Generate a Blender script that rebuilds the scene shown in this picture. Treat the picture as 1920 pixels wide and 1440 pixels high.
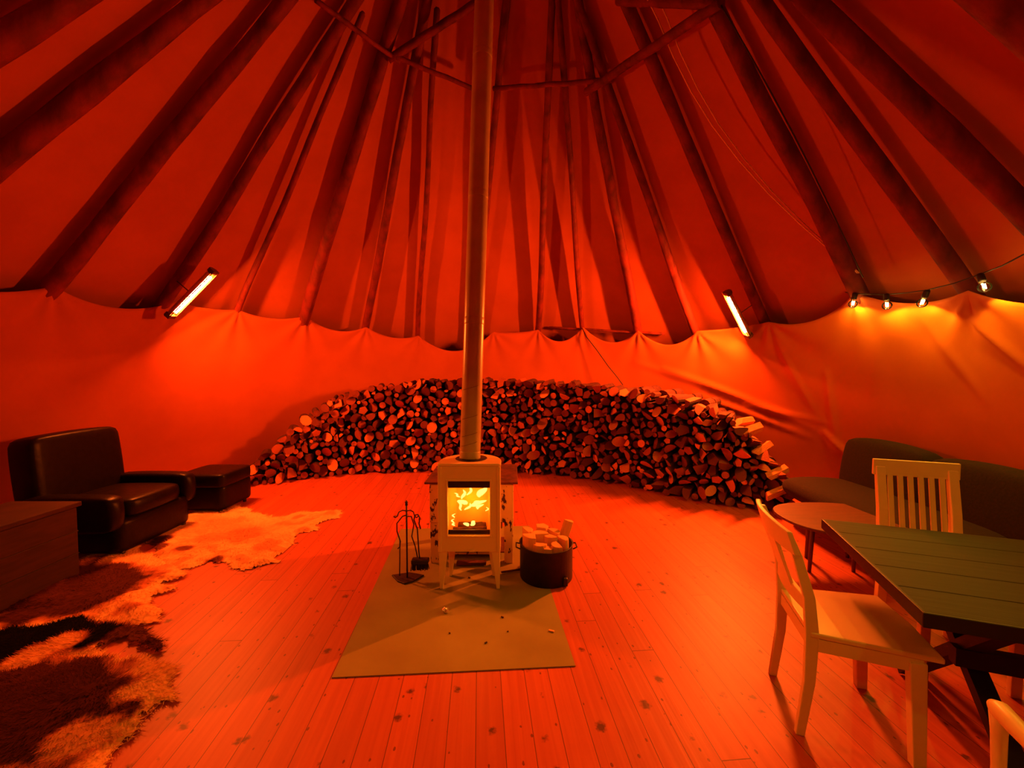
import bpy, bmesh, math, random
import numpy as np
from mathutils import Vector, Matrix, Euler, noise

S = bpy.context.scene
for o in list(bpy.data.objects): bpy.data.objects.remove(o)
C = S.collection
R_ = math.radians
random.seed(7)

# ---------------------------------------------------------------- camera, world, exposure
F, Y0, H = 760.0, 688.0, 1.62
PSI = math.atan(61.0 / F)
PITCH = math.atan((720 - Y0) / F)
cam = bpy.data.cameras.new('camera'); cam.lens = 36.0 * F / 1920.0; cam.sensor_width = 36; cam.clip_start = .05; cam.clip_end = 60
co = bpy.data.objects.new('camera', cam); C.objects.link(co)
co.location = (0, 0, H); co.rotation_euler = (R_(90) - PITCH, 0, -PSI)
S.camera = co
w = bpy.data.worlds.new('night'); S.world = w; w.use_nodes = True
w.node_tree.nodes['Background'].inputs[0].default_value = (.25, .03, .01, 1)
w.node_tree.nodes['Background'].inputs[1].default_value = .01
S.view_settings.view_transform = 'Standard'; S.view_settings.look = 'None'
S.view_settings.gamma = 1; S.view_settings.use_curve_mapping = False
S.view_settings.exposure = 0.0

HEAT_L, HEAT_R = 2100.0, 4300.0          # radiance of the heater tubes
HEAT_COL = (1.0, .13, .012)
BULB_W, BULB_COL = 16.0, (1.0, .62, .03)
FIRE_W, FIRE_COL = 5.0, (1.0, .24, .006)

# ---------------------------------------------------------------- geometry of the view
FW = Vector((math.sin(PSI) * math.cos(PITCH), math.cos(PSI) * math.cos(PITCH), -math.sin(PITCH)))
RT = Vector((math.cos(PSI), -math.sin(PSI), 0))
UP = RT.cross(FW)
O = Vector((0, 0, H))
def ray(px, py): return FW + RT * ((px - 960) / F) + UP * ((720 - py) / F)
def fl(px, py, z=0.0):
    d = ray(px, py); return O + d * ((z - H) / d.z)
def cw(xc, zc, z=0.0):      # metres right of / ahead of the camera
    return Vector((xc * math.cos(PSI) + zc * math.sin(PSI), -xc * math.sin(PSI) + zc * math.cos(PSI), z))
def at(px, py, dist):       # point at a distance ahead
    return O + ray(px, py) * dist
TC = cw(-.35, 3.45)         # centre of the tent
RTIE, ZTIE, ZAP = 3.8, 2.32, 6.45
SL = RTIE / (ZAP - ZTIE)
def cone(px, py, off=0.0):
    d = ray(px, py); a, b, c = d.x, d.y, d.z
    ox, oy = -TC.x, -TC.y
    k = SL; h0 = ZAP - H + off / SL * math.sqrt(1 + SL * SL)
    A = a*a + b*b - k*k*c*c; B = 2*(ox*a + oy*b) + 2*k*k*h0*c; D = ox*ox + oy*oy - k*k*h0*h0
    q = B*B - 4*A*D
    ts = [t for t in ((-B + s*math.sqrt(max(q, 0))) / (2*A) for s in (1, -1)) if t > 0 and (H + c*t) < ZAP]
    return O + d * min(ts)
def cyl(px, py, rad=RTIE):
    d = ray(px, py); ox, oy = -TC.x, -TC.y
    A = d.x**2 + d.y**2; B = 2*(ox*d.x + oy*d.y); D = ox*ox + oy*oy - rad*rad
    return O + d * ((-B + math.sqrt(B*B - 4*A*D)) / (2*A))
def theta(p): return math.atan2(p.x - TC.x, p.y - TC.y)
def onring(t, r, z): return Vector((TC.x + r*math.sin(t), TC.y + r*math.cos(t), z))

# ---------------------------------------------------------------- materials
def mat(name, col, rough=.7, metal=0.0, col2=None, scale=8.0, stretch=(1, 1, 1), bump=0.0, detail=5, spec=.4, coords='Object', lo=.35, hi=.65):
    m = bpy.data.materials.new(name); m.use_nodes = True
    n, l = m.node_tree.nodes, m.node_tree.links
    b = n['Principled BSDF']
    b.inputs['Base Color'].default_value = (*col, 1); b.inputs['Roughness'].default_value = rough
    b.inputs['Metallic'].default_value = metal; b.inputs['Specular IOR Level'].default_value = spec
    if col2 or bump:
        tc = n.new('ShaderNodeTexCoord'); mp = n.new('ShaderNodeMapping'); mp.inputs['Scale'].default_value = stretch
        nz = n.new('ShaderNodeTexNoise'); nz.inputs['Scale'].default_value = scale; nz.inputs['Detail'].default_value = detail
        l.new(tc.outputs[coords], mp.inputs[0]); l.new(mp.outputs[0], nz.inputs['Vector'])
        if col2:
            r = n.new('ShaderNodeValToRGB'); r.color_ramp.elements[0].color = (*col, 1); r.color_ramp.elements[1].color = (*col2, 1)
            r.color_ramp.elements[0].position = lo; r.color_ramp.elements[1].position = hi
            l.new(nz.outputs['Fac'], r.inputs[0]); l.new(r.outputs[0], b.inputs['Base Color'])
        if bump:
            bp = n.new('ShaderNodeBump'); bp.inputs['Strength'].default_value = bump; bp.inputs['Distance'].default_value = .02
            l.new(nz.outputs['Fac'], bp.inputs['Height']); l.new(bp.outputs[0], b.inputs['Normal'])
    return m
def emis(name, col, s):
    m = bpy.data.materials.new(name); m.use_nodes = True; n, l = m.node_tree.nodes, m.node_tree.links
    n.remove(n['Principled BSDF']); e = n.new('ShaderNodeEmission'); e.inputs[0].default_value = (*col, 1); e.inputs[1].default_value = s
    l.new(e.outputs[0], n['Material Output'].inputs[0]); return m
def glass(name, tint=(1, 1, 1), refl=.12):
    m = bpy.data.materials.new(name); m.use_nodes = True; n, l = m.node_tree.nodes, m.node_tree.links
    n.remove(n['Principled BSDF'])
    t = n.new('ShaderNodeBsdfTransparent'); t.inputs[0].default_value = (*tint, 1)
    g = n.new('ShaderNodeBsdfGlossy'); g.inputs['Roughness'].default_value = .05
    x = n.new('ShaderNodeMixShader'); x.inputs[0].default_value = refl
    lw = n.new('ShaderNodeLayerWeight'); lw.inputs[0].default_value = refl
    l.new(lw.outputs['Fresnel'], x.inputs[0])
    l.new(t.outputs[0], x.inputs[1]); l.new(g.outputs[0], x.inputs[2]); l.new(x.outputs[0], n['Material Output'].inputs[0]); return m

CANVAS = (.44, .100, .024)
M = {}
M['bounce_cut_canvas'] = mat('unseen_bounce_cut', (.16, .03, .01), .95)  # unseen canvas behind the camera, darkened to cut the red bounce
M['canvas'] = mat('canvas', CANVAS, .92, col2=(.39, .086, .02), scale=2.2, bump=.04, spec=.1)
M['pole'] = mat('peeled_pole', (.22, .020, .008), .75, col2=(.085, .009, .004), scale=9, stretch=(1, 1, .22), bump=.7, spec=.3, lo=.3, hi=.7)
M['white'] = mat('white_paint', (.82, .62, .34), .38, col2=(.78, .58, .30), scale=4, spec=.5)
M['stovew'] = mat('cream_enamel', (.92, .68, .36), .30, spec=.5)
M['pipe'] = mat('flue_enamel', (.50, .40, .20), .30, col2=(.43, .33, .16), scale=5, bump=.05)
M['black'] = mat('black_iron', (.018, .012, .010), .5, col2=(.035, .018, .012), scale=20, bump=.2)
M['rust'] = mat('rusty_iron', (.16, .035, .015), .7, col2=(.07, .018, .01), scale=14, bump=.3)
M['leather'] = mat('black_leather', (.006, .003, .003), .38, col2=(.009, .005, .004), scale=24, bump=.08, spec=.14)
M['fabric'] = mat('dark_fabric', (.022, .005, .004), .95, col2=(.014, .004, .003), scale=60, bump=.1)
M['chest'] = mat('chest_wood', (.055, .014, .006), .8, col2=(.035, .009, .005), scale=6, stretch=(1, 1, 6))
M['table'] = mat('table_top', (.018, .011, .004), .55, col2=(.011, .0065, .0025), scale=5, stretch=(.4, 7, 1), bump=.05, spec=.22)
M['tedge'] = mat('table_black', (.016, .006, .004), .5, spec=.3)
M['oval'] = mat('brown_wood', (.13, .026, .012), .55, col2=(.10, .02, .009), scale=6, stretch=(1, 6, 1))
M['firewood'] = mat('split_face', (.72, .22, .075), .85, col2=(.52, .13, .04), scale=14, bump=.3)
M['firewood2'] = mat('split_face_dark', (.36, .075, .03), .9, col2=(.25, .05, .02), scale=14, bump=.3)
M['firewood3'] = mat('split_face_darkest', (.20, .035, .015), .9, col2=(.12, .02, .01), scale=14, bump=.3)  # darkest of the three cut-face tones
M['bark'] = mat('bark', (.075, .012, .007), .9, col2=(.035, .007, .005), scale=30, bump=.5)
M['brick'] = mat('fire_brick', (.80, .40, .10), .9, col2=(.7, .32, .08), scale=10)
M['mat'] = mat('floor_plate', (.30, .27, .085), .62, col2=(.25, .215, .065), scale=2.5, spec=.35, bump=.02)
M['steel'] = mat('reflector_steel', (.75, .5, .4), .35, metal=.8)
M['char'] = mat('charred_wood', (.02, .01, .006), .9, col2=(.08, .02, .01), scale=18, bump=.5)
M['rope'] = mat('rope_fibre', (.75, .36, .18), .9)
M['cord'] = mat('black_rubber', (.015, .006, .005), .6)
M['glass'] = glass('clear_glass', (1, .94, .82), .28)
M['pane'] = glass('stove_glass', (1, .93, .80), .06)
M['foil'] = mat('crumpled_foil', (.9, .85, .8), .2, metal=.9)
M['tube'] = None

# paint chips for the old stove
def chipped():
    m = mat('chipped_enamel', (.80, .58, .30), .45)
    n, l = m.node_tree.nodes, m.node_tree.links; b = n['Principled BSDF']
    tc = n.new('ShaderNodeTexCoord'); nz = n.new('ShaderNodeTexNoise'); nz.inputs['Scale'].default_value = 13; nz.inputs['Detail'].default_value = 7; nz.inputs['Roughness'].default_value = .6
    mp = n.new('ShaderNodeMapping'); mp.inputs['Scale'].default_value = (1.6, 1.6, .8)
    gx = n.new('ShaderNodeSeparateXYZ'); ab = n.new('ShaderNodeMath'); ab.operation = 'MULTIPLY'; ab.inputs[1].default_value = -.05
    ad = n.new('ShaderNodeMath'); ad.operation = 'ADD'
    r = n.new('ShaderNodeValToRGB'); r.color_ramp.interpolation = 'CONSTANT'
    r.color_ramp.elements[0].color = (.80, .58, .30, 1); r.color_ramp.elements[0].position = 0
    r.color_ramp.elements[1].color = (.05, .014, .010, 1); r.color_ramp.elements[1].position = .565
    l.new(tc.outputs['Object'], mp.inputs[0]); l.new(mp.outputs[0], nz.inputs['Vector']); l.new(tc.outputs['Object'], gx.inputs[0])
    l.new(gx.outputs['X'], ab.inputs[0]); l.new(ab.outputs[0], ad.inputs[0]); l.new(nz.outputs['Fac'], ad.inputs[1])
    l.new(ad.outputs[0], r.inputs[0]); l.new(r.outputs[0], b.inputs['Base Color']); return m
M['chip'] = chipped()

# plank floor
PW = .1262; PX0 = fl(892, 1400).x
def plank_mat():
    m = bpy.data.materials.new('pine_planks'); m.use_nodes = True; n, l = m.node_tree.nodes, m.node_tree.links
    b = n['Principled BSDF']; b.inputs['Roughness'].default_value = .48; b.inputs['Specular IOR Level'].default_value = .45
    g = n.new('ShaderNodeNewGeometry'); sp = n.new('ShaderNodeSeparateXYZ'); l.new(g.outputs['Position'], sp.inputs[0])
    def mth(op, a, bb=None, cc=None):
        q = n.new('ShaderNodeMath'); q.operation = op
        for i, v in enumerate((a, bb, cc)):
            if v is None: continue
            if isinstance(v, (int, float)): q.inputs[i].default_value = v
            else: l.new(v, q.inputs[i])
        return q.outputs[0]
    X = mth('DIVIDE', mth('SUBTRACT', sp.outputs['X'], PX0), PW)
    idx = mth('FLOOR', X); fx = mth('FRACT', X)
    wn = n.new('ShaderNodeTexWhiteNoise'); wn.noise_dimensions = '1D'; l.new(idx, wn.inputs['W'])
    yo = mth('ADD', sp.outputs['Y'], mth('MULTIPLY', wn.outputs['Value'], 9.0))
    Yq = mth('DIVIDE', yo, 3.7); fy = mth('FRACT', Yq); iy = mth('FLOOR', Yq)
    w2 = n.new('ShaderNodeTexWhiteNoise'); w2.noise_dimensions = '2D'
    cb = n.new('ShaderNodeCombineXYZ'); l.new(idx, cb.inputs[0]); l.new(iy, cb.inputs[1]); l.new(cb.outputs[0], w2.inputs['Vector'])
    # seam masks
    ex = mth('MINIMUM', fx, mth('SUBTRACT', 1.0, fx)); sx = mth('LESS_THAN', ex, .013)
    ey = mth('MINIMUM', fy, mth('SUBTRACT', 1.0, fy)); sy = mth('LESS_THAN', ey, .0006)
    seam = mth('MAXIMUM', sx, sy)
    # grain
    cg = n.new('ShaderNodeCombineXYZ'); l.new(mth('MULTIPLY', X, 3.2), cg.inputs[0]); l.new(mth('MULTIPLY', yo, .9), cg.inputs[1]); l.new(mth('MULTIPLY', w2.outputs['Value'], 40), cg.inputs[2])
    nz = n.new('ShaderNodeTexNoise'); nz.inputs['Scale'].default_value = 1.5; nz.inputs['Detail'].default_value = 4; nz.inputs['Distortion'].default_value = .6; l.new(cg.outputs[0], nz.inputs['Vector'])
    # knots: one voronoi cell field, only some cells carry a knot
    ck = n.new('ShaderNodeCombineXYZ'); l.new(mth('MULTIPLY', X, .95), ck.inputs[0]); l.new(mth('MULTIPLY', yo, 6.8), ck.inputs[1]); l.new(mth('MULTIPLY', idx, 7.3), ck.inputs[2])
    vo = n.new('ShaderNodeTexVoronoi'); vo.inputs['Scale'].default_value = 1.0; l.new(ck.outputs[0], vo.inputs['Vector'])
    vc = n.new('ShaderNodeSeparateColor'); l.new(vo.outputs['Color'], vc.inputs[0])
    rad = mth('MULTIPLY_ADD', vc.outputs[1], .09, .045)
    nn = n.new('ShaderNodeTexNoise'); nn.inputs['Scale'].default_value = 55; l.new(g.outputs['Position'], nn.inputs['Vector'])
    dd = mth('ADD', vo.outputs['Distance'], mth('MULTIPLY', mth('SUBTRACT', nn.outputs['Fac'], .5), .26))
    kn = n.new('ShaderNodeMapRange'); kn.inputs['From Min'].default_value = -.02; kn.inputs['From Max'].default_value = .09; kn.inputs['To Min'].default_value = 1; kn.inputs['To Max'].default_value = 0
    l.new(mth('SUBTRACT', dd, rad), kn.inputs['Value'])
    knot = mth('MULTIPLY', kn.outputs[0], mth('LESS_THAN', vc.outputs[0], .60))
    # second, small knots
    c3 = n.new('ShaderNodeCombineXYZ'); l.new(mth('MULTIPLY', X, 2.8), c3.inputs[0]); l.new(mth('MULTIPLY', yo, 13.0), c3.inputs[1]); l.new(mth('MULTIPLY', idx, 3.1), c3.inputs[2])
    v2 = n.new('ShaderNodeTexVoronoi'); v2.inputs['Scale'].default_value = 1.0; l.new(c3.outputs[0], v2.inputs['Vector'])
    v3 = n.new('ShaderNodeSeparateColor'); l.new(v2.outputs['Color'], v3.inputs[0])
    k2 = mth('MULTIPLY', mth('LESS_THAN', mth('ADD', v2.outputs['Distance'], mth('MULTIPLY', mth('SUBTRACT', nn.outputs['Fac'], .5), .16)), .12), mth('LESS_THAN', v3.outputs[0], .62))
    mx = n.new('ShaderNodeValToRGB'); e = mx.color_ramp.elements
    e[0].position = .30; e[0].color = (.50, .085, .022, 1); e[1].position = .68; e[1].color = (.60, .115, .032, 1)
    l.new(nz.outputs['Fac'], mx.inputs[0])
    tone = mth('MULTIPLY_ADD', w2.outputs['Value'], .16, .86)
    vm = n.new('ShaderNodeVectorMath'); vm.operation = 'SCALE'; l.new(mx.outputs[0], vm.inputs[0]); l.new(tone, vm.inputs['Scale'])
    def mixc(fac, a, col):
        q = n.new('ShaderNodeMix'); q.data_type = 'RGBA'; l.new(fac, q.inputs['Factor']); l.new(a, q.inputs['A']); q.inputs['B'].default_value = (*col, 1); return q.outputs['Result']
    c = mixc(mth('MULTIPLY', knot, .86), vm.outputs[0], (.05, .012, .007))
    c = mixc(mth('MULTIPLY', k2, .75), c, (.09, .018, .01))
    c = mixc(mth('MULTIPLY', seam, .80), c, (.02, .006, .004))
    l.new(c, b.inputs['Base Color'])
    bp = n.new('ShaderNodeBump'); bp.inputs['Strength'].default_value = .25; bp.inputs['Distance'].default_value = .004
    l.new(mth('SUBTRACT', nz.outputs['Fac'], mth('MULTIPLY', seam, 2.5)), bp.inputs['Height']); l.new(bp.outputs[0], b.inputs['Normal'])
    return m
M['floor'] = plank_mat()

# ---------------------------------------------------------------- mesh helpers
class MB:
    def __init__(s): s.v = []; s.f = []; s.m = []; s.sm = []
    def add(s, vs, fs, mi=0, smooth=False):
        k = len(s.v); s.v += [tuple(v) for v in vs]
        for f in fs: s.f.append([i + k for i in f]); s.m.append(mi); s.sm.append(smooth)
        return s
    def box(s, c, d, rot=None, mi=0, taper=1.0):
        x, y, z = d[0]/2, d[1]/2, d[2]/2
        vs = [Vector((a*x*(taper if e < 0 else 1), b*y*(taper if e < 0 else 1), e*z)) for e in (-1, 1) for b in (-1, 1) for a in (-1, 1)]
        if rot is not None: vs = [rot @ v for v in vs]
        vs = [v + Vector(c) for v in vs]
        return s.add(vs, [(0,2,3,1),(4,5,7,6),(0,1,5,4),(2,6,7,3),(0,4,6,2),(1,3,7,5)], mi)
    def bar(s, a, b, wd, th, side=None, mi=0, w2=None):   # rectangular bar from a to b
        a, b = Vector(a), Vector(b); d = (b - a).normalized()
        sd = Vector(side) if side is not None else Vector((0, 0, 1)).cross(d)
        if sd.length < 1e-4: sd = Vector((1, 0, 0))
        sd = (sd - d*sd.dot(d)).normalized(); n = d.cross(sd)
        w2 = w2 or wd
        vs = [a + sd*i*wd/2 + n*j*th/2 for i, j in ((-1,-1),(1,-1),(1,1),(-1,1))] + [b + sd*i*w2/2 + n*j*th/2 for i, j in ((-1,-1),(1,-1),(1,1),(-1,1))]
        return s.add(vs, [(3,2,1,0),(4,5,6,7),(0,1,5,4),(1,2,6,5),(2,3,7,6),(3,0,4,7)], mi)
    def tube(s, pts, rad, n=10, mi=0, wob=0.0, seed=0, caps=True):
        pts = [Vector(p) for p in pts]; k = len(pts)
        rad = rad if isinstance(rad, (list, tuple)) else [rad]*k
        vs, fs = [], []; ref = Vector((.31, .22, .92)).normalized(); sd = None
        for i, p in enumerate(pts):
            d = (pts[min(i+1, k-1)] - pts[max(i-1, 0)]).normalized()
            if sd is None:
                sd = ref - d*ref.dot(d)
                if sd.length < .1: sd = Vector((1, 0, 0)) - d*d.x
            sd = (sd - d*sd.dot(d)).normalized(); bn = d.cross(sd)
            for j in range(n):
                a = 2*math.pi*j/n
                r = rad[i]
                if wob: r *= 1 + wob*noise.noise(Vector((math.cos(a)*1.3 + seed, math.sin(a)*1.3, p.z*3 + p.x*2 + seed)))
                vs.append(p + (sd*math.cos(a) + bn*math.sin(a))*r)
        for i in range(k-1):
            for j in range(n):
                fs.append((i*n+j, i*n+(j+1) % n, (i+1)*n+(j+1) % n, (i+1)*n+j))
        s.add(vs, fs, mi, True)
        if caps:
            K = len(s.v) - len(vs)
            s.f.append([K + j for j in range(n)][::-1]); s.m.append(mi); s.sm.append(False)
            s.f.append([K + (k-1)*n + j for j in range(n)]); s.m.append(mi); s.sm.append(False)
        return s
    def lathe(s, c, prof, n=32, mi=0, a0=0, a1=2*math.pi):
        vs, fs = [], []; full = abs(a1-a0-2*math.pi) < 1e-4; nn = n if full else n+1
        for r, z in prof:
            for j in range(nn):
                a = a0 + (a1-a0)*j/n; vs.append(Vector(c) + Vector((r*math.cos(a), r*math.sin(a), z)))
        for i in range(len(prof)-1):
            for j in range(n):
                j2 = (j+1) % nn; fs.append((i*nn+j, i*nn+j2, (i+1)*nn+j2, (i+1)*nn+j))
        return s.add(vs, fs, mi, True)
    def prism(s, poly, z0, z1, mi=0, smooth=False, sc=1.0):
        n = len(poly); vs = [Vector((x, y, z0)) for x, y in poly] + [Vector((x*sc, y*sc, z1)) for x, y in poly]
        s.add(vs, [[i, (i+1) % n, n+(i+1) % n, n+i] for i in range(n)], mi, smooth)
        K = len(s.v) - 2*n
        s.f.append([K+i for i in range(n)][::-1]); s.m.append(mi); s.sm.append(False)
        s.f.append([K+n+i for i in range(n)]); s.m.append(mi); s.sm.append(False)
        return s
    def build(s, name, mats, parent=None, bevel=0.0, seg=2, sub=0, loc=None, rotz=None):
        me = bpy.data.meshes.new(name); me.from_pydata(s.v, [], s.f); 
        for m in (mats if isinstance(mats, (list, tuple)) else [mats]): me.materials.append(m)
        me.polygons.foreach_set('material_index', s.m); me.polygons.foreach_set('use_smooth', s.sm)
        bm = bmesh.new(); bm.from_mesh(me); bmesh.ops.recalc_face_normals(bm, faces=bm.faces); bm.to_mesh(me); bm.free()
        me.update()
        o = bpy.data.objects.new(name, me); C.objects.link(o)
        if parent: o.parent = parent
        if loc is not None: o.location = loc
        if rotz is not None: o.rotation_euler = (0, 0, rotz)
        if bevel:
            b = o.modifiers.new('bevel', 'BEVEL'); b.width = bevel; b.segments = seg; b.limit_method = 'ANGLE'; b.angle_limit = R_(35)
            b.harden_normals = False
        if sub:
            b = o.modifiers.new('sub', 'SUBSURF'); b.levels = sub; b.render_levels = sub
        return o
def tag(o, label=None, cat=None, group=None, kind=None):
    if label: o['label'] = label
    if cat: o['category'] = cat
    if group: o['group'] = group
    if kind: o['kind'] = kind
    return o
def thing(name, label, cat, loc=(0, 0, 0), rotz=0, group=None):
    o = bpy.data.objects.new(name, None); C.objects.link(o); o.empty_display_size = .1
    o.location = loc; o.rotation_euler = (0, 0, rotz); return tag(o, label, cat, group)
def copy_tree(o, parent=None):
    c = o.copy(); C.objects.link(c); c.parent = parent
    for ch in list(o.children): copy_tree(ch, c)
    return c

# ================================================================ SETTING
fb = MB(); NR, NT = 12, 96
vs = [Vector((TC.x, TC.y, 0))]; fs = []
for i in range(1, NR+1):
    for j in range(NT): vs.append(onring(2*math.pi*j/NT, 6.4*i/NR, 0))
for j in range(NT): fs.append((0, 1+j, 1+(j+1) % NT))
for i in range(NR-1):
    for j in range(NT): fs.append((1+i*NT+j, 1+(i+1)*NT+j, 1+(i+1)*NT+(j+1) % NT, 1+i*NT+(j+1) % NT))
fb.add(vs, fs); fo = fb.build('floor', M['floor']); fo['kind'] = 'structure'

# poles: bottom pixel, top pixel, diameter near the ground end, diameter aloft, runs on past the top pixel?
POLES = [
 ((-60, 120), (150, -12), .15, .13, True, 'very dark thick pole crossing the top left corner of the tent roof'),
 ((-30, 331), (380, 0), .155, .12, True, 'thick dark pole running up from the left edge, second from the left'),
 ((93, 540), (537, 0), .15, .12, True, 'thick dark pole ending left of the left heater, third from the left'),
 ((324, 541), (667, 0), .13, .11, True, 'pole rising straight above the glowing left heater'),
 ((447, 582), (680, 26), .075, .055, False, 'thin short pole with a free rounded top, just right of the left heater'),
 ((572, 594), (748, 0), .165, .13, True, 'thickest pole left of the stovepipe, with the crosspiece joint high on it'),
 ((685, 613), (800, 4), .12, .10, True, 'medium pole between the thickest left pole and the thin pole by the stovepipe'),
 ((783, 628), (820, 18), .085, .065, False, 'thin pole nearest on the left of the stovepipe'),
 ((887, 632), (951, 0), .10, .085, True, 'pole mostly hidden behind the stovepipe, its top showing on the right'),
 ((1009, 618), (1034, 40), .11, .075, True, 'nearly upright pole nearest on the right of the stovepipe'),
 ((1091, 612), (1048, 10), .085, .065, True, 'thin upright pole second to the right of the stovepipe, over the diagonal cord'),
 ((1195, 618), (1102, 110), .135, .10, True, 'pole third to the right of the stovepipe, above the sagging curtain scallops'),
 ((1303, 620), (1132, 140), .115, .085, True, 'pole left of the right heater, fourth to the right of the stovepipe'),
 ((1432, 600), (1174, 6), .125, .105, True, 'pole ending beside the right heater with a broad shadow along it'),
 ((1612, 548), (1336, 8), .15, .115, True, 'rough thick pole ending at the first light bulb of the string'),
 ((1795, 517), (1426, 0), .125, .105, True, 'reddish pole ending above the third light bulb of the string'),
 ((1945, 425), (1512, 0), .14, .12, True, 'dark pole slanting to the right edge above the last light bulb'),
 ((2000, 105), (1850, -14), .16, .15, True, 'very dark pole cutting the top right corner of the tent roof'),
]
def tierr(p):  # tie height for a ring angle
    return p
for i, (b0, t0, db, dt, run, lab) in enumerate(POLES):
    a = cone(*b0); b = cone(*t0)
    d = (b - a).normalized()
    lo = a - d * ((a.z - .03) / d.z)
    top = b + d*(.9 if run else 0)
    if run: top = a + d*((6.1 - a.z)/d.z)
    n = 26; pts, rad = [], []
    for k in range(n+1):
        t = k/n; p = lo.lerp(top, t)
        w_ = .022*noise.noise(Vector((i*3.7, t*5, 0)))
        p = p + Vector((w_, .022*noise.noise(Vector((i*3.7, t*5, 9))), 0))
        q = max(0, (p.z - a.z)/(b.z - a.z)); r = .5*(db + (dt - db)*q)*(1 + .10*noise.noise(Vector((i*5.1, t*22, 3))))
        pts.append(p); rad.append(r)
    if not run: pts.append(top + d*.02); rad.append(rad[-1]*.5)
    tag(MB().tube(pts, rad, 12, wob=.16, seed=i*2.3).build('tent_pole', M['pole']), lab, 'pole', 'bare wooden poles of the tent frame')

BARS = [((592, 0), (748, 116), .045, 'thin crossbar from the left poles down to the thickest left pole'),
 ((722, 98), (902, 172), .05, 'thin crossbar running behind the stovepipe from the left'),
 ((925, 166), (1146, 150), .05, 'level crossbar just right of the stovepipe'),
 ((1100, 172), (1352, 4), .085, 'thick slanting crossbar on the right of the roof'),
 ((728, 112), (905, -2), .075, 'crossbar slanting up to the right from the thickest left pole'),
 ((1160, 0), (1345, 6), .085, 'dark horizontal crossbar at the top edge right of the stovepipe'),
 ((1030, 614), (1246, 626), .04, 'low thin rail lying behind the curtain scallops')]
for i, (a, b, d, lab) in enumerate(BARS):
    off = -.09 if i < 6 else .06
    a, b = cone(*a, off), cone(*b, off)
    pts = [a.lerp(b, t/8) + Vector((0, 0, .014*noise.noise(Vector((i*9, t*.9, 2))))) for t in range(9)]
    tag(MB().tube(pts, [d/2*(1 + .08*noise.noise(Vector((i, t, 1)))) for t in range(9)], 10, wob=.12, seed=i).build('cross_bar', M['pole']), lab, 'crossbar', 'crossbars tying the tent poles')

# roof canvas: cone outside the poles, with slightly slack panels between poles
ths = sorted(theta(cone(*p[0])) for p in POLES)
RB = MB(); NT, NZ = 360, 60; vs, fs = [], []
for i in range(NZ+1):
    z = 6.30*(i/NZ)
    for j in range(NT):
        t = -math.pi + 2*math.pi*j/NT
        r = SL*(ZAP + .03 - z) + .13
        r += .03*noise.noise(Vector((math.sin(t)*3, math.cos(t)*3, z*.5))) + .016*noise.noise(Vector((t*14, z*.25, 3)))
        vs.append(onring(t, max(r, .12), z))
for i in range(NZ):
    for j in range(NT):
        fs.append((i*NT+j, i*NT+(j+1) % NT, (i+1)*NT+(j+1) % NT, (i+1)*NT+j))
RB.add(vs, fs, 0, True)
ro = RB.build('ceiling', M['canvas']); ro['kind'] = 'structure'
sd = ro.modifiers.new('s', 'SOLIDIFY'); sd.thickness = .004; sd.offset = 1

# curtain wall with scalloped top edge
TIES = [(-420, 470), (-180, 500), (104, 537), (330, 566), (447, 581), (574, 593), (687, 613), (785, 629), (925, 622), (1009, 618), (1093, 613), (1195, 619), (1303, 620), (1436, 603), (1602, 548), (1800, 545), (2100, 515), (2500, 470)]
SAGS = [.10, .10, .13, .03, .07, .13, .10, .30, .03, .22, .22, .21, .02, .13, .10, .13, .13]
tie = []
for px, py in TIES:
    p = cyl(px, py, 3.74); tie.append((theta(p), min(max(p.z, 2.1), 2.75)))
def ztop(t):
    if t <= tie[0][0] or t >= tie[-1][0]:
        k = t/(math.pi/11); f = k - math.floor(k); return 2.34 - .13*4*f*(1-f)
    for i in range(len(tie)-1):
        if tie[i][0] <= t <= tie[i+1][0]:
            f = (t - tie[i][0])/(tie[i+1][0] - tie[i][0])
            return tie[i][1]*(1-f) + tie[i+1][1]*f - SAGS[i]*4*f*(1-f)
    return 2.3
def rfloor(t):
    return 4.32 - .62*math.exp(-((t - .02)/.55)**2)
nodes = [(tt, zz, .018, 9, .40) for tt, zz in tie]
creases = []
for (x0, y0, x1, y1, A, w_) in [(1795, 572, 1930, 730, .030, .030), (1725, 585, 1815, 770, .018, .035), (1240, 690, 1510, 812, .026, .035), (1290, 740, 1500, 830, .024, .03), (1450, 630, 1512, 800, .020, .04),
                                (1512, 812, 1565, 880, .035, .03), (1535, 700, 1530, 860, .02, .04), (1380, 760, 1540, 800, .02, .03), (1190, 680, 1420, 770, .015, .05), (1660, 600, 1600, 760, .012, .05)]:
    a, b = cyl(x0, y0, 3.85), cyl(x1, y1, 3.85); creases.append((theta(a), a.z, theta(b), b.z, A, w_))
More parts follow.
